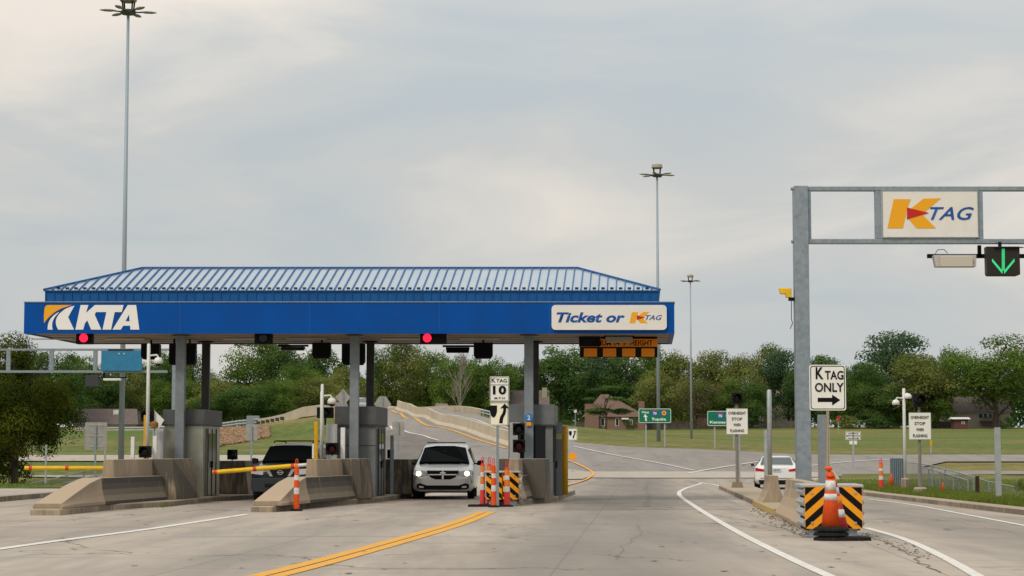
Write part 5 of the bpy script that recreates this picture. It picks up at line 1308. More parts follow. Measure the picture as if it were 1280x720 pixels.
for sx in (-1, 1):
    hl = addpoly(mv, [(sx * .50, .87), (sx * .90, .91), (sx * .93, .80), (sx * .86, .715), (sx * .50, .735)], 'headlight', lampglass, .0, .42)
    MB().lathe([(.078, 0), (.065, .02), (.02, .03)], n=16).build('lit_lamp', lit, hl, smooth=True); hl.children[-1].rotation_euler = (R(90), 0, 0); hl.children[-1].location = (sx * .76, -.005, .80)
    mi = MB().loft([[(sx * x_, y, z) for x_, z in ((1.03, 1.06), (1.24, 1.04), (1.26, 1.16), (1.22, 1.22), (1.05, 1.2))] for y in (1.45, 1.62)]).build('mirror', black, mv, bevel=.02)
    MB().b2(min(sx * .93, sx * 1.06), max(sx * .93, sx * 1.06), 1.5, 1.58, 1.08, 1.13).build('mirror_arm', black, mi)
    wheel(mv, sx * .86, .95, .34); wheel(mv, sx * .86, 4.05, .34)
    patch(MV[6], MV[9], 4, 5, (.12, .1, .02, .02), .02, (sx, 0, .2), 'side_window', wsd, mv) if sx > 0 else patch(MV[6], MV[9], 10, 9, (.12, .1, .02, .02), .02, (sx, 0, .2), 'side_window', wsd, mv)
addpoly(mv, [(-.82, .46), (-.72, .50), (-.5, .43), (.5, .43), (.72, .50), (.82, .46), (.82, .34), (.7, .30), (-.7, .30), (-.82, .34)], 'lower_grille', black, -.02, .3)
MB().b2(-.84, .84, .1, .5, .2, .26).build('lower_lip', black, mv, bevel=.03)
MB().b2(-.62, .62, 2.6, 2.66, 1.775, 1.80).b2(-.62, .62, 3.6, 3.66, 1.775, 1.80).build('roof_rack', black, mv)
MB().cyl((0, 1.7, 1.50), (0, 1.72, 1.44), .05).build('interior_mirror', black, mv)
for sx in (-1, 1):
    addpoly(mv, [(sx * .93, .90), (sx * .945, .90), (sx * .95, .50), (sx * .935, .50)], 'panel_gap', black, .12, .2)
    addpoly(mv, [(sx * .60, .40), (sx * .74, .42), (sx * .74, .36), (sx * .60, .35)], 'fog_light', lampglass, -.04, .0)
MB().b2(-.09, .09, -.045, -.02, .80, .84).build('badge', chrome, mv)
# dark SUV
SV = [(0, .80, .34, .6, .78, .82, .66, .90), (.08, .88, .32, .62, .86, .9, .74, 1.0), (.35, .92, .3, .64, .90, 1.0, .80, 1.08), (1.2, .925, .3, .66, .90, 1.08, .80, 1.16), (1.3, .925, .3, .66, .90, 1.09, .80, 1.18),
      (1.95, .925, .3, .66, .88, 1.12, .70, 1.66), (2.15, .925, .3, .66, .88, 1.12, .69, 1.71), (3.2, .925, .3, .66, .88, 1.12, .70, 1.745), (4.4, .925, .3, .66, .88, 1.12, .69, 1.72), (4.65, .90, .34, .64, .85, 1.1, .66, 1.5), (4.74, .86, .36, .62, .8, 1.05, .6, 1.15)]
Ys = 59.0
sv = vehicle('suv', 'dark suv with roof rack waiting behind yellow gate arm between left booths', (W(350.5, 600, Ys).x, Ys, 0), YAW, SV, darkp, 'car')
ws = [(-.78, 1.24, 1.15), (-.4, 1.2, 1.175), (.4, 1.2, 1.175), (.78, 1.24, 1.15), (.67, 1.93, 1.60), (.3, 1.9, 1.63), (-.3, 1.9, 1.63), (-.67, 1.93, 1.60)]
slope_panel(sv, ws, 'windscreen', wsd, .06)
MB().b2(-.80, .80, .18, .9, 1.045, 1.06).build('hood_edge', mat('silver trim', (.4, .42, .45), .3, .5), sv)
gl = addpoly(sv, [(-.34, .98), (.34, .98), (.26, .76), (-.26, .76)], 'grille', black, -.03, .2)
b = MB(); b.xz([(-.46, .98), (-.34, .98), (-.22, .76), (-.30, .76)], -.05, .0); b.xz([(.46, .98), (.34, .98), (.22, .76), (.30, .76)], -.05, 0)
n = 16; 
vs = [(.085 * math.cos(2 * math.pi * i / n) * k, -.05, .87 + .07 * math.sin(2 * math.pi * i / n) * k) for k in (1, .72) for i in range(n)]; b.add(vs, [(i, (i + 1) % n, n + (i + 1) % n, n + i) for i in range(n)])
b.b2(-.1, .1, -.05, -.03, .86, .885); b.build('grille_bar', chrome, gl)
for sx in (-1, 1):
    hl = addpoly(sv, [(sx * .50, .97), (sx * .86, .99), (sx * .88, .84), (sx * .52, .80)], 'headlight', lampglass, -.0, .3)
    addpoly(sv, [(sx * .6, .58), (sx * .72, .58), (sx * .72, .48), (sx * .6, .48)], 'fog_light', lampglass, -.02, .1)
    MB().loft([[(sx * x_, y, z) for x_, z in ((.96, 1.13), (1.12, 1.12), (1.14, 1.27), (1.1, 1.3), (.96, 1.27))] for y in (1.42, 1.58)]).build('mirror', black, sv, bevel=.02)
    wheel(sv, sx * .80, .95, .38, .26); wheel(sv, sx * .80, 3.8, .38, .26)
    patch(SV[5], SV[8], 4 if sx > 0 else 10, 5 if sx > 0 else 9, (.12, .1, .02, .02), .02, (sx, 0, .2), 'side_window', wsd, sv)
    MB().tube([(sx * .60, 2.2, 1.76), (sx * .60, 2.3, 1.81), (sx * .60, 4.1, 1.81), (sx * .60, 4.2, 1.75)], .02).build('roof_rail', black, sv)
MB().b2(-.6, .6, 2.5, 2.56, 1.80, 1.83).b2(-.6, .6, 3.6, 3.66, 1.80, 1.83).build('roof_rack', black, sv)
addpoly(sv, [(-.86, .70), (.86, .70), (.88, .40), (.8, .30), (-.8, .30), (-.88, .40)], 'bumper', clad_m, -.04, .3, bevel=.02)
MB().b2(-.45, .45, -.055, -.041, .44, .54).build('lower_grille', black, sv)
# white sedan seen from behind (built nose away from the camera)
SD = [(0, .80, .34, .6, .80, .86, .62, .98), (.07, .86, .28, .6, .84, .92, .66, 1.0), (.30, .90, .22, .6, .87, .95, .70, 1.03), (.62, .91, .20, .6, .88, .96, .72, 1.045), (.70, .91, .2, .6, .88, .96, .71, 1.06), (1.25, .915, .2, .6, .87, .97, .60, 1.37),
      (1.45, .915, .2, .6, .87, .97, .59, 1.41), (2.3, .915, .2, .6, .87, .97, .60, 1.455), (2.9, .915, .2, .6, .87, .97, .60, 1.42), (3.5, .91, .2, .6, .87, .96, .70, 1.03), (4.4, .88, .22, .56, .84, .82, .7, .88), (4.8, .74, .28, .5, .7, .62, .55, .68)]
Yd = 81.0
sdn = vehicle('sedan', 'white sedan driving away past the median barrier, left of the gantry post', (W(971, 600, Yd).x, Yd, 0), R(-7.5), SD, whitep, 'car')
sdn.scale = (1, 1, .93)
wr = [(-.66, .70, 1.075), (.66, .70, 1.075), (.56, 1.22, 1.37), (-.56, 1.22, 1.37)]
slope_panel(sdn, wr, 'rear_window', mat('tinted rear glass', (.07, .085, .085), .1, 0, None, None, .5), .012)
for sx in (-1, 1):
    addpoly(sdn, [(sx * .46, .84), (sx * .82, .93), (sx * .86, .90), (sx * .85, .79), (sx * .50, .76)], 'tail_light', redlens, -.01, .3)
    wheel(sdn, sx * .80, 1.0, .33); wheel(sdn, sx * .80, 3.75, .33)
    patch(SD[5], SD[8], 4 if sx > 0 else 10, 5 if sx > 0 else 9, (.1, .12, .02, .02), .02, (sx, 0, .2), 'side_window', wsd, sdn)
    MB().loft([[(sx * x_, y, z) for x_, z in ((.92, .98), (1.06, .97), (1.08, 1.08), (.94, 1.1))] for y in (2.95, 3.1)]).build('mirror', clad_m, sdn, bevel=.015)
pm = MB().b2(-.17, .17, -.03, -.005, .76, .90).build('number_plate', mat('plate pale blue', (.5, .56, .62), .5), sdn)
text('418 HKT', mat('plate dark blue', (.03, .06, .22), .5), pm, 0, -.034, .83, .26, .07, bold=.02)
addpoly(sdn, [(-.74, .40), (.74, .40), (.66, .20), (-.66, .20)], 'rear_diffuser', black, -.02, .2, bevel=.02)
MB().b2(-.66, .66, -.02, .0, .47, .485).build('bumper_line', clad_m, sdn)
# cars on the crest of the ramp
def farcar(px, ytop, Y, label, m, glassy=True):
    s = Y / F; c = W(px, ytop, Y); z = c.z - 1.6
    r = vehicle('car', label, (c.x, Y, z), R(8), SV if glassy else SD, m)
    slope_panel(r, [(-.78, 1.24, 1.15), (.78, 1.24, 1.15), (.67, 1.93, 1.60), (-.67, 1.93, 1.60)], 'windscreen', mat('sky lit glass', (.12, .14, .15), .1), .03)
    for sx in (-1, 1): wheel(r, sx * .8, .95, .38); wheel(r, sx * .8, 3.8, .38)
farcar(451.5, 497.5, 224, 'pale grey car cresting the ramp above the middle booth roof', mat('pale grey paint', (.35, .37, .38), .3, .3))
farcar(428, 503.5, 262, 'red car on the bridge seen left of the middle booth', mat('red paint', (.35, .02, .03), .3), True)
farcar(555, 504.8, 262, 'maroon car roof just above the curved parapet on the crest', mat('maroon paint', (.22, .012, .03), .3), True)

# ================================================================== RAMP WALLS, BRIDGE
jp = [(-.3, 0), (-.3, .08), (-.12, .3), (-.09, .95), (.09, .95), (.12, .3), (.3, .08), (.3, 0)]
mid = [(lambda g: (g.x + .7, g.y + 1.2))(G(*q)) for q in ((634, 561), (600, 550), (560, 536), (520, 522.5), (489, 513))]
tag(solidstrip(mid, [(a * 1.3, z * 1.05 - (.1 if z == 0 else 0)) for a, z in jp], 'median_barrier', deckconc), 'long pale concrete barrier dividing the ramp carriageways up to the crest', 'barrier')
pp = [W(500, 514.5, 250), W(515, 511.5, 248), W(535, 508.5, 244), W(560, 507, 236), W(582, 508, 224), W(602, 511.5, 210)]
pp = [(p.x, p.y, p.z) for p in pp]
tag(solidstrip(pp, [(-.2, -1.35), (-.2, 0), (.2, 0), (.2, -1.35)], 'bridge_parapet', deckconc), 'curved concrete parapet at the ramp crest right of the middle booth', 'parapet')
# guard rail running down
rl = thing('guard_rail', 'steel guard rail running down from the curved parapet behind speed sign', 'guard rail', W(602, 512, 209))
o = Vector(rl.location)
gp_ = [W(602, 512.5, 209), W(620, 516.5, 197), W(640, 521.5, 181), W(665, 528, 168), W(690, 536, 158)]
for k, dz in enumerate((0, -.28)):
    b = MB()
    for a, c in zip(gp_, gp_[1:]): b.cyl(a - o + Vector((0, 0, dz)), c - o + Vector((0, 0, dz)), .10, .10, 6)
    b.build('rail', steel_light, rl)
for a, c in zip(gp_, gp_[1:]):
    for t_ in (0, .25, .5, .75):
        p = a.lerp(c, t_) - o; MB().b2(p.x - .08, p.x + .08, p.y, p.y + .15, p.z - 1.1, p.z + .05).build('post', woodf, rl)
# left hand bridge
br = thing('bridge', 'concrete ramp bridge curving down to the left behind the booths', 'bridge', W(400, 520, 255))
o = Vector(br.location)
tp = [W(470, 509, 225), W(440, 508, 240), W(419, 508.5, 250), W(399.5, 506, 256), (W(380, 508.5, 262)), W(357, 517, 270), W(340, 521, 276), W(324, 523.5, 282)]
bt = [1.3, 1.35, 1.35, 1.15, 1.35, 1.25, 1.15, 1.0]
def strip3(P, prof, name, m):
    rings = []
    for i, p in enumerate(P):
        d = (P[min(i + 1, len(P) - 1)] - P[max(i - 1, 0)]); d.z = 0; d.normalize(); nn = Vector((d.y, -d.x, 0))
        rings.append([p - o + nn * a + Vector((0, 0, z)) for a, z in prof])
    return MB().loft(rings).build(name, m, br)
strip3(tp, [(-.15, -1.0), (-.15, 0), (.2, 0), (.2, -1.0)], 'parapet', deckconc)
strip3(tp, [(-.3, -1.35), (-.3, -1.0), (9, -1.0), (9, -1.35)], 'deck', deckconc)
strip3([p for p in tp], [(8.7, -1.0), (8.7, 0), (9, 0), (9, -1.0)], 'parapet', deckconc)
strip3(tp, [(.5, -1.95), (.5, -1.35), (8, -1.35), (8, -1.95)], 'girder', mat('dark girder', (.05, .05, .045), .8))
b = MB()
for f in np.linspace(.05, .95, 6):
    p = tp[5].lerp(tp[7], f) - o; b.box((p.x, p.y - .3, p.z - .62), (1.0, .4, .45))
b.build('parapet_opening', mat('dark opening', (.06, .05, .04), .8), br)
rl = thing('guard_rail', 'bluish steel guard rail continuing left from the bridge parapet', 'guard rail', W(300, 528, 290))
o = Vector(rl.location)
gq = [W(324, 523.5, 282), W(300, 525.5, 290), W(275, 529, 300), W(240, 532, 312), W(170, 534, 330), W(95, 535, 345)]
for dz in (-.1, -.5):
    b = MB()
    for a, c in zip(gq, gq[1:]): b.cyl(a - o + Vector((0, 0, dz)), c - o + Vector((0, 0, dz)), .16, .16, 6)
    b.build('rail', steel_light, rl)
for a, c in zip(gq, gq[1:]):
    for t_ in (0, .2, .4, .6, .8):
        p = a.lerp(c, t_) - o; MB().b2(p.x - .12, p.x + .12, p.y, p.y + .2, p.z - 1.5, p.z + .1).build('post', steel, rl)
tag(MB().b2(-.9, .9, 0, .3, -.9, .9).build('steel_panel', steel, loc=W(316, 527.5, 284)), 'grey steel panel at the left end of bridge parapet', 'panel')
# riprap slope
rng = random.Random(11); b = MB()
for i in range(2200):
    px = rng.uniform(262, 336); f = (px - 262) / 74
    py = rng.uniform(549 - f * 15, 563 - f * 15)
    py = rng.uniform(537 - f * 3 + (0), 560 - f * 13)
    g = G(px, py, 120, 330); sz = rng.uniform(.12, .34)
    b.box((g.x, g.y, g.z + sz * .25), (sz * rng.uniform(.8, 1.6), sz, sz * rng.uniform(.6, 1)), rng.random() * 3, rng.random() * .8, rng.random() * .8)
b.build('riprap', rock, fixn=False)['kind'] = 'stuff'
br_abut = None

# ================================================================== RIGHT VERGE FURNITURE
r = thing('utility_cabinet', 'ribbed galvanised utility cabinet at start of chain link fence', 'cabinet', (W(1124.5, 600, 78).x, 78, .1))
MB().b2(-.27, .27, 0, .5, 0, 1.15).build('body', mat('blue grey steel', (.13, .17, .19), .5, .4, (6, (.09, .12, .14), .7)), r, bevel=.01)
b = MB()
for i in range(7): b.b2(-.24 + i * .08 - .012, -.24 + i * .08 + .012, -.02, -.001, .04, 1.1)
b.build('rib', steel, r)
def chain_mat():
    m = bpy.data.materials.new('chain link wire'); m.use_nodes = True; t = m.node_tree; t.nodes.clear(); o = N(t, 'ShaderNodeOutputMaterial'); d = N(t, 'ShaderNodeBsdfDiffuse'); d.inputs[0].default_value = (.18, .19, .19, 1); tr = N(t, 'ShaderNodeBsdfTransparent'); ms = N(t, 'ShaderNodeMixShader')
    co = N(t, 'ShaderNodeTexCoord'); fs = []
    for a in (45, -45):
        mp = N(t, 'ShaderNodeMapping'); mp.inputs['Rotation'].default_value = (0, 0, R(a)); lk(t, co.outputs['UV'], mp.inputs[0])
        w = N(t, 'ShaderNodeTexWave', i_Scale=4.4); lk(t, mp.outputs[0], w.inputs[0]); r_ = N(t, 'ShaderNodeMath', operation='GREATER_THAN'); r_.inputs[1].default_value = .955; lk(t, w.outputs['Fac'], r_.inputs[0]); fs.append(r_)
    mxm = N(t, 'ShaderNodeMath', operation='MAXIMUM'); lk(t, fs[0].outputs[0], mxm.inputs[0]); lk(t, fs[1].outputs[0], mxm.inputs[1])
    lk(t, mxm.outputs[0], ms.inputs[0]); lk(t, tr.outputs[0], ms.inputs[1]); lk(t, d.outputs[0], ms.inputs[2]); lk(t, ms.outputs[0], o.inputs[0]); return m
chainm = chain_mat()
def chain_fence(pts, label, npost, hgt):
    """pts: list of top points (px, py, Y)"""
    T_ = [W(*p) for p in pts]; base = Vector((T_[0].x, T_[0].y, H(T_[0].x, T_[0].y)))
    r = thing('chain_link_fence', label, 'fence', base, 0, 'chain link fences')
    b = MB()
    for a, c in zip(T_, T_[1:]): b.cyl(a - base, c - base, .02, .02, 6)
    for a, c in zip(T_, T_[1:]): b.cyl(a - base - Vector((0, 0, hgt - .04)), c - base - Vector((0, 0, hgt - .04)), .014, .014, 5)
    b.build('rail', steel, r)
    for a, c in zip(T_, T_[1:]):
        n = max(1, round((c - a).length / npost))
        for k in range(n):
            p = a.lerp(c, k / n) - base; MB().cyl(p, p - Vector((0, 0, hgt + .1)), .028, .028, 8).build('post', steel, r)
    p = T_[-1] - base; MB().cyl(p, p - Vector((0, 0, hgt + .1)), .028, .028, 8).build('post', steel, r)
    vs = []; fs = []; uv = []; d = 0
    for i, p in enumerate(T_):
        if i: d += (p - T_[i - 1]).length
        vs += [p - base, p - base - Vector((0, 0, hgt))]; uv += [(d, hgt), (d, 0)]
    b = MB(); b.add(vs, [(2 * i, 2 * i + 1, 2 * i + 3, 2 * i + 2) for i in range(len(T_) - 1)]); mo = b.build('wire_mesh', chainm, r, fixn=False)
    ul = mo.data.uv_layers.new(name='UV')
    for l in mo.data.loops: ul.data[l.index].uv = uv[l.vertex_index]
chain_fence([(1132, 577.5, 80), (1165, 582, 75), (1199, 591, 69), (1236, 602, 65), (1272, 609.5, 64)], 'chain link fence running along the right verge past the brown post', 2.6, 1.1)
chain_fence([(1148, 583, 79), (1175, 590, 73), (1210, 600.5, 67)], 'second chain link run behind the verge fence, ending at brown post', 2.6, 1.0)
chain_fence([(22, 607.5, 86), (60, 600, 95), (105, 589, 104), (150, 583, 112)], 'low chain link fence on the grass below left gantry, nearer the tree', 4, 1.1)
chain_fence([(62, 608, 90), (100, 599, 98), (140, 590, 105)], 'second low chain link run, right of the one by the tree', 4, 1.1)
bollard(1210, 595, 0, 64, 4.2, 'dark rusty brown steel post in the chain link fence', brown, .145, True, 'post', 'post')
for px, y0, Y, lab in ((68.5, 556, 90, 'thin pale marker post on grass right of the near tree'), (141, 559, 112, 'thin marker post just left of the left gantry leg')):
    g = onH(px, Y); bollard(px, y0, 0, Y, 2, lab, steel_light, g.z, True, 'post', 'post')
bollard(1020.5, 519, 0, 47.6, .1, 'x', steel, 0) if False else None

# grass blades on the verges
rng = random.Random(5); vs = []; fs = []; lv = []
def blades(n, fn, hmin, hmax, zoff):
    for i in range(n):
        x, y = fn(); z = H(x, y) + zoff; h = rng.uniform(hmin, hmax); a = rng.random() * 6.28; w = rng.uniform(.008, .02); ca, sa = math.cos(a) * w, math.sin(a) * w; k = len(vs)
        vs.extend([(x - ca, y - sa, z), (x + ca, y + sa, z), (x + rng.gauss(0, .03), y + rng.gauss(0, .03), z + h)]); fs.append((k, k + 1, k + 2)); v = rng.random(); lv.extend([v] * 3)
def near_right():
    y = rng.uniform(44, 78); e = 12.25 if y < 66 else 12.25 + (y - 66) * .09
    return (e + abs(rng.gauss(0, 1.0)), y)
def right_far():
    return (rng.uniform(12.6, 26), rng.uniform(55, 98))
blades(26000, near_right, .05, .16, .145)
blades(16000, right_far, .04, .12, .145)
blades(9000, lambda: (rng.uniform(-30, -19.2), rng.uniform(60, 88)), .04, .12, .10)
blades(150, lambda: (-9.35 + rng.gauss(0, .12), 54.2 + rng.gauss(0, .5)), .02, .08, .0)
def setleaf(me, vals):
    at = me.attributes.new('leaf', 'FLOAT', 'POINT'); at.data.foreach_set('value', vals)
b = MB(); b.add(vs, fs); o_ = b.build('grass', leafs['grass'], fixn=False); o_['kind'] = 'stuff'; setleaf(o_.data, lv)

# ================================================================== HOUSES AND FENCES
def house(px0, px1, py_base, py_eave, py_ridge, Y, label, wallm, roofm, hip=.25, gable=False, chim=(), wins=(), depth=9, ridge=None, extra=None):
    a, c = W(px0, py_base, Y), W(px1, py_base, Y); x0, x1 = a.x, c.x; zb_ = a.z; ze = W(0, py_eave, Y).z; zr_ = W(0, py_ridge, Y + depth / 2).z
    r = thing('house', label, 'house', ((x0 + x1) / 2, Y, zb_), 0, 'houses beyond the field'); w = (x1 - x0) / 2; h = ze - zb_; rh = zr_ - zb_
    MB().b2(-w, w, 0, depth, -1.5, h).build('wall', wallm, r)
    ov = .5; hl = hip * 2 * w
    e = [(-w - ov, -ov, h), (w + ov, -ov, h), (w + ov, depth + ov, h), (-w - ov, depth + ov, h)]
    rr = ridge if ridge else (-w + hl, w - hl)
    if gable: rr = (-w - ov, w + ov)
    b = MB(); b.add(e + [(rr[0], depth / 2, rh), (rr[1], depth / 2, rh)], [(0, 1, 5, 4), (1, 2, 5), (2, 3, 4, 5), (3, 0, 4), (3, 2, 1, 0)])
    ro = b.build('roof', roofm, r)
    for px, y0, wd, m in chim:
        x = (px - (px0 + px1) / 2) * Y / F; MB().b2(x - wd / 2, x + wd / 2, depth * .3, depth * .3 + wd, h * .8, W(0, y0, Y).z - zb_).build('chimney', m, ro)
    for px, y0, y1, wpx in wins:
        x = (px - (px0 + px1) / 2) * Y / F; hw = wpx / 2 * Y / F; z0, z1_ = W(0, y1, Y).z - zb_, W(0, y0, Y).z - zb_
        f = MB().b2(x - hw, x + hw, -.08, 0, z0, z1_).build('window', plain_white, r); MB().b2(x - hw + .1, x + hw - .1, -.12, -.081, z0 + .1, z1_ - .1).build('pane', glass, f)
    return r, w, h
r, w, h = house(732, 806, 537, 521, 493, 395, 'brick house with rust brown hipped roof behind ornamental tree', brickm, shingle2, ridge=(-2.6, -1.0), chim=((803.5, 501, 1.1, brickm),), wins=((789, 524, 531, 3),(753.5, 522.5, 532.5, 5), (771.5, 522.5, 532.5, 4.5), (738, 522, 529, 3), (743, 522, 530, 2)), depth=11)
MB().loft([[(-2.4 + -5.7, y, 0) for y in (0,)] + [(-8.1, 0, 0)]]) if False else None
x = (735.5 - 769) * 395 / F
b = MB(); b.b2(x - .7, x + 2.0, -1.2, 0, -1, W(0, 505, 395).z - W(0, 537, 395).z); b.build('wing', brickm, r)
MB().b2((781 - 769) * 395 / F - .7, (781 - 769) * 395 / F + .7, -1.6, -.1, W(0, 524.5, 395).z - W(0, 537, 395).z, W(0, 522.5, 395).z - W(0, 537, 395).z).build('porch_roof', plain_white, r)
house(640, 684, 537, 513, 488, 400, 'brown roofed house with pale chimney directly behind rightmost booth', siding, shingle, gable=True, chim=((681, 484, 1.0, mat('pale brick', (.3, .28, .18), .8)),), depth=9)
r, w, h = house(92, 170, 540, 530.5, 511, 400, 'long low brown roofed house beyond left gantry post', siding, shingle, hip=.02, ridge=(-7.5, 5.5), chim=((141, 512, 1.0, plain_white),), wins=((116, 533, 538, 12),), depth=9)
house(160, 186, 538, 531, 519, 406, 'small hip roofed wing right of the long low house', siding, shingle, hip=.3, depth=8)
r, w, h = house(1187, 1263, 534, 516, 496, 400, 'beige house with brown gable roof and deck under the large right trees', siding, shingle, gable=True, chim=((1218, 499, 1.1, siding),), wins=((1232, 516.5, 523, 5), (1238, 516.5, 523, 5), (1226, 516.5, 523, 5)), depth=9)
b = MB(); b.b2((1224 - 1225) * .16, (1249 - 1225) * .16, -2.5, 0, 1.0, 1.15)
for px in np.arange(1224, 1250, 1.3): b.b2((px - 1225) * .16 - .04, (px - 1225) * .16 + .04, -2.5, -2.42, 0, 2.0)
b.b2((1224 - 1225) * .16, (1249 - 1225) * .16, -2.52, -2.42, 1.95, 2.05); b.build('deck', woodf, r)
house(1193, 1210, 533, 524, 521.5, 385, 'small brown garden shed left of the beige house', mat('shed brown', (.10, .05, .04), .8), plain_white, gable=True, depth=3, wins=((1204, 527, 530, 4),))
house(955, 990, 533, 500, 487, 440, 'distant tan roofed house half hidden by trees behind median post', siding, mat('tan shingles', (.26, .22, .17), .9), hip=.25, depth=10)
house(872, 884, 533, 519, 515, 405, 'tiny brick outbuilding between the two green highway signs', brickm, shingle2, hip=.3, depth=5)
def fence_run(px0, px1, py0, py1, Y, label):
    a, c = W(px0, py1, Y), W(px1, py1, Y); h = W(0, py0, Y).z - a.z
    r = thing('wooden_fence', label, 'fence', (a.x, Y, a.z), 0, 'wooden garden fences')
    b = MB(); x = 0; L = c.x - a.x; rg = random.Random(int(px0))
    while x < L: b.b2(x, x + .28, 0, .04, -1.0, h + rg.uniform(-.05, .05)); x += .31
    b.build('boards', woodf, r)
    b = MB(); b.b2(0, L, .05, .12, h * .3, h * .3 + .1); b.b2(0, L, .05, .12, h * .75, h * .75 + .1); b.build('rail', woodf, r)
fence_run(806, 872, 526, 536.5, 402, 'wooden fence between the brick house and brick outbuilding')
fence_run(884, 1012, 526, 536.5, 404, 'wooden fence along the field behind left overheight sign')
fence_run(1165, 1192, 527, 535.5, 398, 'short wooden fence left of the brown shed')
fence_run(684, 732, 527, 539, 405, 'wooden fence left of the brick house')
g = onH(719, 385)
r = thing('yard_lamp', 'small white topped yard lamp in front of the wooden fence left of brick house', 'lamp post', g); MB().cyl((0, 0, 0), (0, 0, W(0, 516, 385).z - g.z), .09).build('post', steel, r); MB().b2(-.25, .25, -.25, .25, W(0, 516, 385).z - g.z, W(0, 513, 385).z - g.z).build('lamp_head', plain_white, r)

# ================================================================== TREES
def crown_mesh(name, seed, kind, n, leaf, shape='round', clumps=34):
    """a unit crown: width about 1 (radius .5), height 1, sitting on z=0"""
    rg = np.random.RandomState(seed)
    cs = []
    while len(cs) < clumps:
        p = rg.uniform(-1, 1, 3)
        r = np.linalg.norm(p)
        if r > 1: continue
        if shape == 'round': q = p * np.array([.42, .42, .42]); q[2] += .52
        elif shape == 'near':
            q = p * np.array([.40, .40, .40]); q[2] += .5
            if q[2] < .22 and rg.rand() < .6: continue
        elif shape == 'tall': q = p * np.array([.34, .34, .46]); q[2] += .5
        elif shape == 'vase': q = p * np.array([.44, .44, .36]); q[2] = q[2] + .62 - .5 * 0; q[:2] *= (.55 + .5 * q[2])
        elif shape == 'cone':
            z = rg.uniform(.04, .95); a = rg.uniform(0, 6.28); rad = (1 - z) * .42 * rg.uniform(.3, 1); q = np.array([rad * math.cos(a), rad * math.sin(a), z])
        elif shape == 'bush': q = p * np.array([.44, .44, .40]); q[2] = abs(q[2]) * 1.6 + .12
        elif shape == 'flat':
            q = p * np.array([.44, .44, .30]); q[2] = round((q[2] + .6) * 5) / 5 + rg.uniform(-.03, .03)
        cs.append(q)
    cs = np.array(cs)
    if shape == 'near': cs[:, 0] += .10 * np.sin(cs[:, 2] * 9 + 1); cs[:, 2] += .06 * np.sin(cs[:, 0] * 14)
    rad = (rg.uniform(.055, .17, clumps) if shape == 'near' else rg.uniform(.08, .21, clumps)) * (1.0 if shape not in ('cone', 'flat') else .62)
    tone = rg.uniform(0, 1, clumps)
    ci = rg.choice(clumps, n, p=rad ** 2 / (rad ** 2).sum())
    d = rg.normal(size=(n, 3)); d /= np.linalg.norm(d, axis=1)[:, None]
    d[:, 2] = np.where(rg.rand(n) < .6, np.abs(d[:, 2]), d[:, 2])
    rr = rad[ci] * (rg.uniform(.35, 1.12, n) ** .6)
    if shape == 'flat': sc3 = np.array([1.9, 1.9, .45])
    else: sc3 = np.array([1.12, 1.12, .88])
    pos = cs[ci] + d * rr[:, None] * sc3
    lo, hi = np.percentile(pos[:, 2], 1), np.percentile(pos[:, 2], 99.3); pos[:, 2] = (pos[:, 2] - lo) / (hi - lo)
    ex = np.percentile(np.abs(pos[:, :2]), 99); pos[:, :2] *= .5 / ex
    nr = d + rg.normal(size=(n, 3)) * .34; nr /= np.linalg.norm(nr, axis=1)[:, None]
    t1 = np.cross(nr, rg.normal(size=(n, 3))); t1 /= np.linalg.norm(t1, axis=1)[:, None]; t2 = np.cross(nr, t1)
    ls = leaf * rg.uniform(.6, 1.35, n)[:, None]
    V_ = np.stack([pos - t1 * ls - t2 * ls * .6, pos + t1 * ls - t2 * ls * .6, pos + t1 * ls * .7 + t2 * ls * .7, pos - t1 * ls * .7 + t2 * ls * .7], 1).reshape(-1, 3)
    me = bpy.data.meshes.new(name); me.vertices.add(4 * n); me.vertices.foreach_set('co', V_.ravel())
    me.loops.add(4 * n); me.loops.foreach_set('vertex_index', np.arange(4 * n)); me.polygons.add(n); me.polygons.foreach_set('loop_start', np.arange(0, 4 * n, 4)); me.polygons.foreach_set('loop_total', np.full(n, 4))
    me.update(); me.validate()
    val = np.clip(tone[ci] * .75 + rg.rand(n) * .25 , 0, 1)
    setleaf(me, np.repeat(val, 4)); me.materials.append(leafs[kind]); return me
def trunk_mesh(name, seed, h=.75, r=.022, spread=.33, m=bark, limbs=9, twigs=3):
    rg = random.Random(seed); b = MB(); p = Vector((0, 0, -.12)); rr = r * 1.3
    pts = [p]
    for i in range(5): pts.append(Vector((rg.gauss(0, .012), rg.gauss(0, .012), h * (i + 1) / 5)))
    for i in range(5): b.cyl(pts[i], pts[i + 1], r * (1.25 - .2 * i), r * (1.05 - .2 * i), 7)
    for i in range(limbs):
        k = rg.uniform(.25, .95); o_ = pts[0].lerp(pts[-1], k); a = rg.uniform(0, 6.28); ln = spread * rg.uniform(.6, 1.1)
        q = o_ + Vector((math.cos(a) * ln * .5, math.sin(a) * ln * .5, ln * .45)); q2 = q + Vector((math.cos(a) * ln * .45, math.sin(a) * ln * .45, ln * .55))
        b.cyl(o_, q, r * .5, r * .32, 5); b.cyl(q, q2, r * .32, r * .12, 5)
        for j in range(twigs):
            e = q + Vector((rg.gauss(0, .09), rg.gauss(0, .09), rg.uniform(.02, .16))); b.cyl(q, e, r * .16, r * .06, 4)
    me_o = b.build(name, m, fixn=False); me = me_o.data; bpy.data.objects.remove(me_o); return me
protos = {}
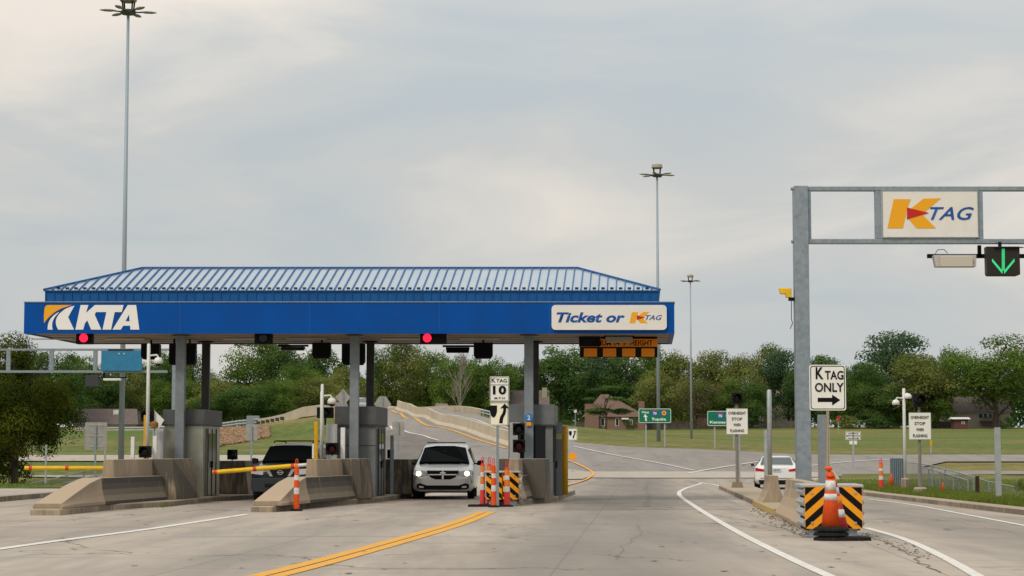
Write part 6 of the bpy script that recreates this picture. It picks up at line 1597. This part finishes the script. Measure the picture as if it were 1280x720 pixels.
for kind, shape, n, leaf in (('dark', 'round', 15000, .0115), ('mid', 'round', 15000, .0115), ('olive', 'round', 13500, .0115), ('blue', 'round', 14500, .0115), ('dark', 'tall', 13000, .0115), ('mid', 'tall', 13000, .0115), ('olive', 'tall', 9000, .0112), ('mid', 'vase', 12500, .011), ('dark', 'vase', 12500, .011),
                             ('dark', 'cone', 3800, .014), ('dry', 'round', 2400, .011), ('dark', 'bush', 2600, .02), ('olive', 'bush', 2600, .02), ('dark', 'flat', 6000, .017)):
    protos[(kind, shape)] = [crown_mesh(f'{kind} {shape} crown', 100 + len(protos) * 7 + v, kind, n, leaf, shape, 38 if shape != 'flat' else 16) for v in range(2 if shape in ('round',) and kind != 'dry' else 1)]
trunkA = trunk_mesh('trunk a', 3); trunkB = trunk_mesh('trunk b', 9, .7, .028)
rg = random.Random(77)
def tree(px, ytop, ybase, wpx, Y, kind, shape, label, cat='tree', name='tree', crown_from=None, group='trees beyond the field', trunk=trunkA, crown=None):
    c = W(px, ybase, Y); x = c.x; g = H(x, Y); top = W(px, ytop, Y).z; s = Y / F; hgt = top - g; wid = wpx * s
    r = thing(name, label, cat, (x, Y, g - .1), rg.uniform(0, 6.28), group)
    z0 = (W(px, crown_from, Y).z - g) if crown_from else hgt * .12
    me = crown or rg.choice(protos[(kind, shape)])
    cr_ = bpy.data.objects.new('crown', me); COL.objects.link(cr_); cr_.parent = r; cr_.location = (0, 0, z0); cr_.scale = (wid, wid, (hgt - z0) * 1.0)
    if shape not in ('bush',):
        tr_ = bpy.data.objects.new('trunk', trunk); COL.objects.link(tr_); tr_.parent = r; tr_.scale = (wid, wid, hgt * .98)
    return r
# near roadside tree
near_cr = crown_mesh('near crown', 5, 'near', 26000, .0125, 'round', 70) if False else None
leafs['near'] = leafmat('roadside tree leaves', (.030, .052, .008), (.115, .135, .02))
near_cr = crown_mesh('near crown', 17, 'near', 60000, .0070, 'near', 58)
tree(20, 426, 609, 152, 100, 'near', 'round', 'broad leafy tree standing on grass at the far left roadside', crown_from=592, group=None, trunk=trunk_mesh('trunk near', 5, .7, .03, .38, bark, 16, 4), crown=near_cr)
T = [ # px, ytop, width, Y, kind, shape, label
 (70, 447, 60, 395, 'dark', 'round', 'dark tree just right of the near roadside tree, under gantry beam'),
 (98, 452, 46, 430, 'mid', 'tall', 'upright green tree behind the left gantry beam, left of blue panel'),
 (128, 462, 56, 410, 'dark', 'round', 'rounded dark tree behind the left gantry antenna'),
 (160, 466, 46, 420, 'olive', 'tall', 'olive tree above the long low house, behind left gantry post'),
 (180, 458, 42, 432, 'dark', 'tall', 'narrow dark tree behind the tall white camera pole'),
 (206, 447, 44, 425, 'dark', 'round', 'dark tree between white camera pole and first canopy column'),
 (240, 450, 46, 415, 'dark', 'round', 'dark tree between first front and back canopy columns'),
 (212, 480, 50, 385, 'mid', 'round', 'lower mid green tree behind the stainless booth roof'),
 (276, 477, 66, 380, 'olive', 'round', 'low rounded olive tree right of first back column'),
 (262, 505, 44, 372, 'dark', 'round', 'low dark tree just above the stainless booth roof corner'),
 (318, 429, 66, 425, 'mid', 'tall', 'tallest green tree seen between left and middle booths'),
 (352, 436, 54, 420, 'dark', 'tall', 'tall dark tree right of the tallest one between booths'),
 (340, 480, 52, 375, 'mid', 'round', 'mid green tree directly above the bridge left end'),
 (306, 488, 60, 370, 'dark', 'round', 'dark bushy tree above riprap slope'),
 (378, 462, 50, 410, 'mid', 'round', 'small crowned tree under the thin reader antenna'),
 (404, 442, 62, 425, 'dark', 'round', 'dome shaped dark tree left of the middle column'),
 (396, 478, 66, 385, 'olive', 'round', 'wide olive tree behind the bridge parapet'),
 (436, 466, 52, 405, 'olive', 'round', 'olive tree above diamond sign back'),
 (480, 442, 44, 420, 'dark', 'round', 'dark tree right of the middle back column'),
 (503, 424, 52, 415, 'olive', 'tall', 'tall sparse olive tree just left of lit red signal over minivan'),
 (536, 444, 60, 425, 'mid', 'round', 'rounded green tree under the lit red signal above minivan'),
 (562, 458, 46, 395, 'mid', 'round', 'green tree just left of the bare white limbed tree'),
 (612, 457, 56, 400, 'mid', 'round', 'green tree just right of the bare white limbed tree, behind speed sign'),
 (588, 452, 44, 435, 'dark', 'round', 'darker crown behind the bare white limbed tree'),
 (650, 462, 46, 430, 'dark', 'round', 'dark tree left of the third canopy column above the brown roof'),
 (700, 441, 72, 425, 'dark', 'round', 'big dark tree right of the third canopy column'),
 (738, 446, 60, 430, 'blue', 'round', 'bluish green tree under the height sign'),
 (778, 450, 62, 428, 'dark', 'round', 'dark tree directly behind the brick house'),
 (812, 436, 56, 432, 'mid', 'round', 'green tree below the right end of canopy, behind the mast'),
 (826, 470, 60, 405, 'olive', 'round', 'lower olive tree behind the green Topeka sign'),
 (852, 448, 50, 430, 'olive', 'round', 'olive tree between the two farther masts'),
 (868, 478, 60, 402, 'dry', 'round', 'thin greyish tree behind the farthest mast'),
 (892, 446, 60, 430, 'olive', 'round', 'rounded olive tree right of the farthest mast'),
 (900, 480, 54, 408, 'mid', 'round', 'lower green tree above the Kansas City sign'),
 (930, 452, 54, 425, 'olive', 'round', 'olive tree above the left overheight signal'),
 (940, 485, 46, 405, 'dark', 'round', 'low dark tree right of left overheight sign'),
 (962, 437, 50, 432, 'olive', 'tall', 'taller olive tree above the round pale median post'),
 (985, 444, 56, 425, 'blue', 'round', 'bluish tree just left of the gantry post'),
 (1012, 452, 60, 420, 'dark', 'round', 'dark tree directly behind the gantry post'),
 (1045, 456, 56, 420, 'blue', 'round', 'bluish tree right of the ONLY arrow sign'),
 (1062, 485, 50, 402, 'mid', 'round', 'lower green tree right of the ONLY arrow sign post'),
 (1084, 460, 50, 405, 'dark', 'round', 'dark tree left of the large dome crowned one'),
 (1122, 424, 96, 425, 'blue', 'round', 'large dome crowned bluish tree behind right camera pole'),
 (1105, 490, 60, 398, 'dark', 'round', 'low dark tree behind the right camera pole'),
 (1148, 450, 84, 396, 'olive', 'round', 'yellowish green tree directly above the right overheight sign'),
 (1188, 442, 52, 430, 'mid', 'round', 'green tree between the yellowish one and rightmost spreading tree'),
 (1170, 486, 46, 394, 'mid', 'round', 'lower green tree left of the beige house'),
 (1244, 427, 96, 392, 'mid', 'vase', 'large spreading tree in front of the beige house at right'),
 (1285, 440, 60, 405, 'dark', 'round', 'dark tree cut by the right edge of view'),
 (20, 452, 80, 420, 'dark', 'round', 'dark tree mostly hidden behind the near roadside tree'),
]
for px, yt, w, Y, k, sh, lab in T:
    yb = 536
    cf = None
    if sh == 'vase': cf = 505
    tree(px, yt - 6, yb, w * 1.28, Y, k, sh, lab, crown_from=cf, trunk=trunkB if sh == 'vase' else trunkA)
# ornamental pine-like tree before the brick house, shrubs
tree(757, 482, 536, 62, 372, 'dark', 'flat', 'layered pine like tree in front of the brick house', crown_from=517, group=None)
for px, yt, w, Y, k, lab in ((786, 524, 8, 384, 'dark', 'small dark shrub at the brick house porch, left one'), (794, 521, 9, 384, 'dark', 'small dark conical shrub at the brick house right corner'),
    (706, 524, 34, 398, 'dark', 'dark hedge clump left of the brick house'), (912, 525, 40, 398, 'olive', 'olive shrub clump under Kansas City sign'), (1062, 519, 42, 392, 'dry', 'brownish shrub clump at field edge right of ONLY arrow sign'),
    (1100, 522, 50, 392, 'dark', 'dark shrub clump at field edge behind white camera pole'), (1258, 520, 22, 388, 'mid', 'green shrub at the beige house right corner'), (1276, 596, 16, 64, 'mid', 'small bush at the right picture edge behind fence')):
    if Y < 100: tree(px, 594, 612, w, Y, 'olive', 'bush', lab, 'shrub', 'shrub', crown_from=610, group='shrubs')
    else: tree(px, yt, 537, w, Y, 'dark' if k == 'mid' else ('olive' if k == 'dry' else k), 'bush', lab, 'shrub', 'shrub', crown_from=536, group='shrubs')
# bare tree
rg2 = random.Random(21)
c = W(575, 520, 372); g = H(c.x, 372)
bt_ = thing('bare_tree', 'bare white limbed dead tree rising behind the curved parapet', 'tree', (c.x, 372, g)); hh = W(0, 448, 372).z - g
tr = MB(); tw = MB()
pts = [Vector((0, 0, 0)), Vector((.1, 0, hh * .35)), Vector((.05, 0, hh * .6)), Vector((.2, 0, hh * .82)), Vector((.1, 0, hh))]
for i in range(4): tr.cyl(pts[i], pts[i + 1], .20 - .045 * i, .155 - .04 * i, 7)
for i in range(26):
    k = rg2.uniform(.2, .95); p = pts[0].lerp(pts[-1], k); a = rg2.uniform(0, 6.28); ln = (1.1 - k) * 4.6 + .8
    q = p + Vector((math.cos(a) * ln * .42, math.sin(a) * ln * .4, ln * .8)); tw.cyl(p, q, .055, .03, 5)
    for j in range(5):
        e = q + Vector((rg2.gauss(0, .7), rg2.gauss(0, .6), rg2.uniform(.5, 1.7))); f_ = p.lerp(q, rg2.uniform(.4, 1)); tw.cyl(f_, e, .035, .015, 4)
tr.build('trunk', palebark, bt_, fixn=False); tw.build('branches', palebark, bt_, fixn=False)
# far woodland mass behind the individual trees
rgn = np.random.RandomState(8); n = 60000
xs_ = rgn.uniform(-160, 165, n); ys_2 = rgn.uniform(450, 500, n)
gr_ = Hn(xs_, ys_2); hh_ = 9.0 + 2.2 * np.sin(xs_ * .11) + 1.5 * np.sin(xs_ * .31 + 1) + rgn.normal(0, .5, n)
zz = gr_ + hh_ * rgn.uniform(0, 1, n) ** .7
pos = np.stack([xs_, ys_2, zz], -1); nr = rgn.normal(size=(n, 3)); nr /= np.linalg.norm(nr, axis=1)[:, None]
t1 = np.cross(nr, rgn.normal(size=(n, 3))); t1 /= np.linalg.norm(t1, axis=1)[:, None]; t2 = np.cross(nr, t1); ls = .30 * rgn.uniform(.6, 1.4, n)[:, None]
V_ = np.stack([pos - t1 * ls - t2 * ls, pos + t1 * ls - t2 * ls, pos + t1 * ls + t2 * ls, pos - t1 * ls + t2 * ls], 1).reshape(-1, 3)
me = bpy.data.meshes.new('woodland'); me.vertices.add(4 * n); me.vertices.foreach_set('co', V_.ravel()); me.loops.add(4 * n); me.loops.foreach_set('vertex_index', np.arange(4 * n)); me.polygons.add(n); me.polygons.foreach_set('loop_start', np.arange(0, 4 * n, 4)); me.polygons.foreach_set('loop_total', np.full(n, 4)); me.update(); me.validate()
setleaf(me, np.repeat(np.clip(.5 + .4 * np.sin(xs_ * .2) + rgn.normal(0, .15, n), 0, 1), 4)); me.materials.append(leafs['dark'])
o_ = bpy.data.objects.new('woodland', me); COL.objects.link(o_); o_['kind'] = 'stuff'
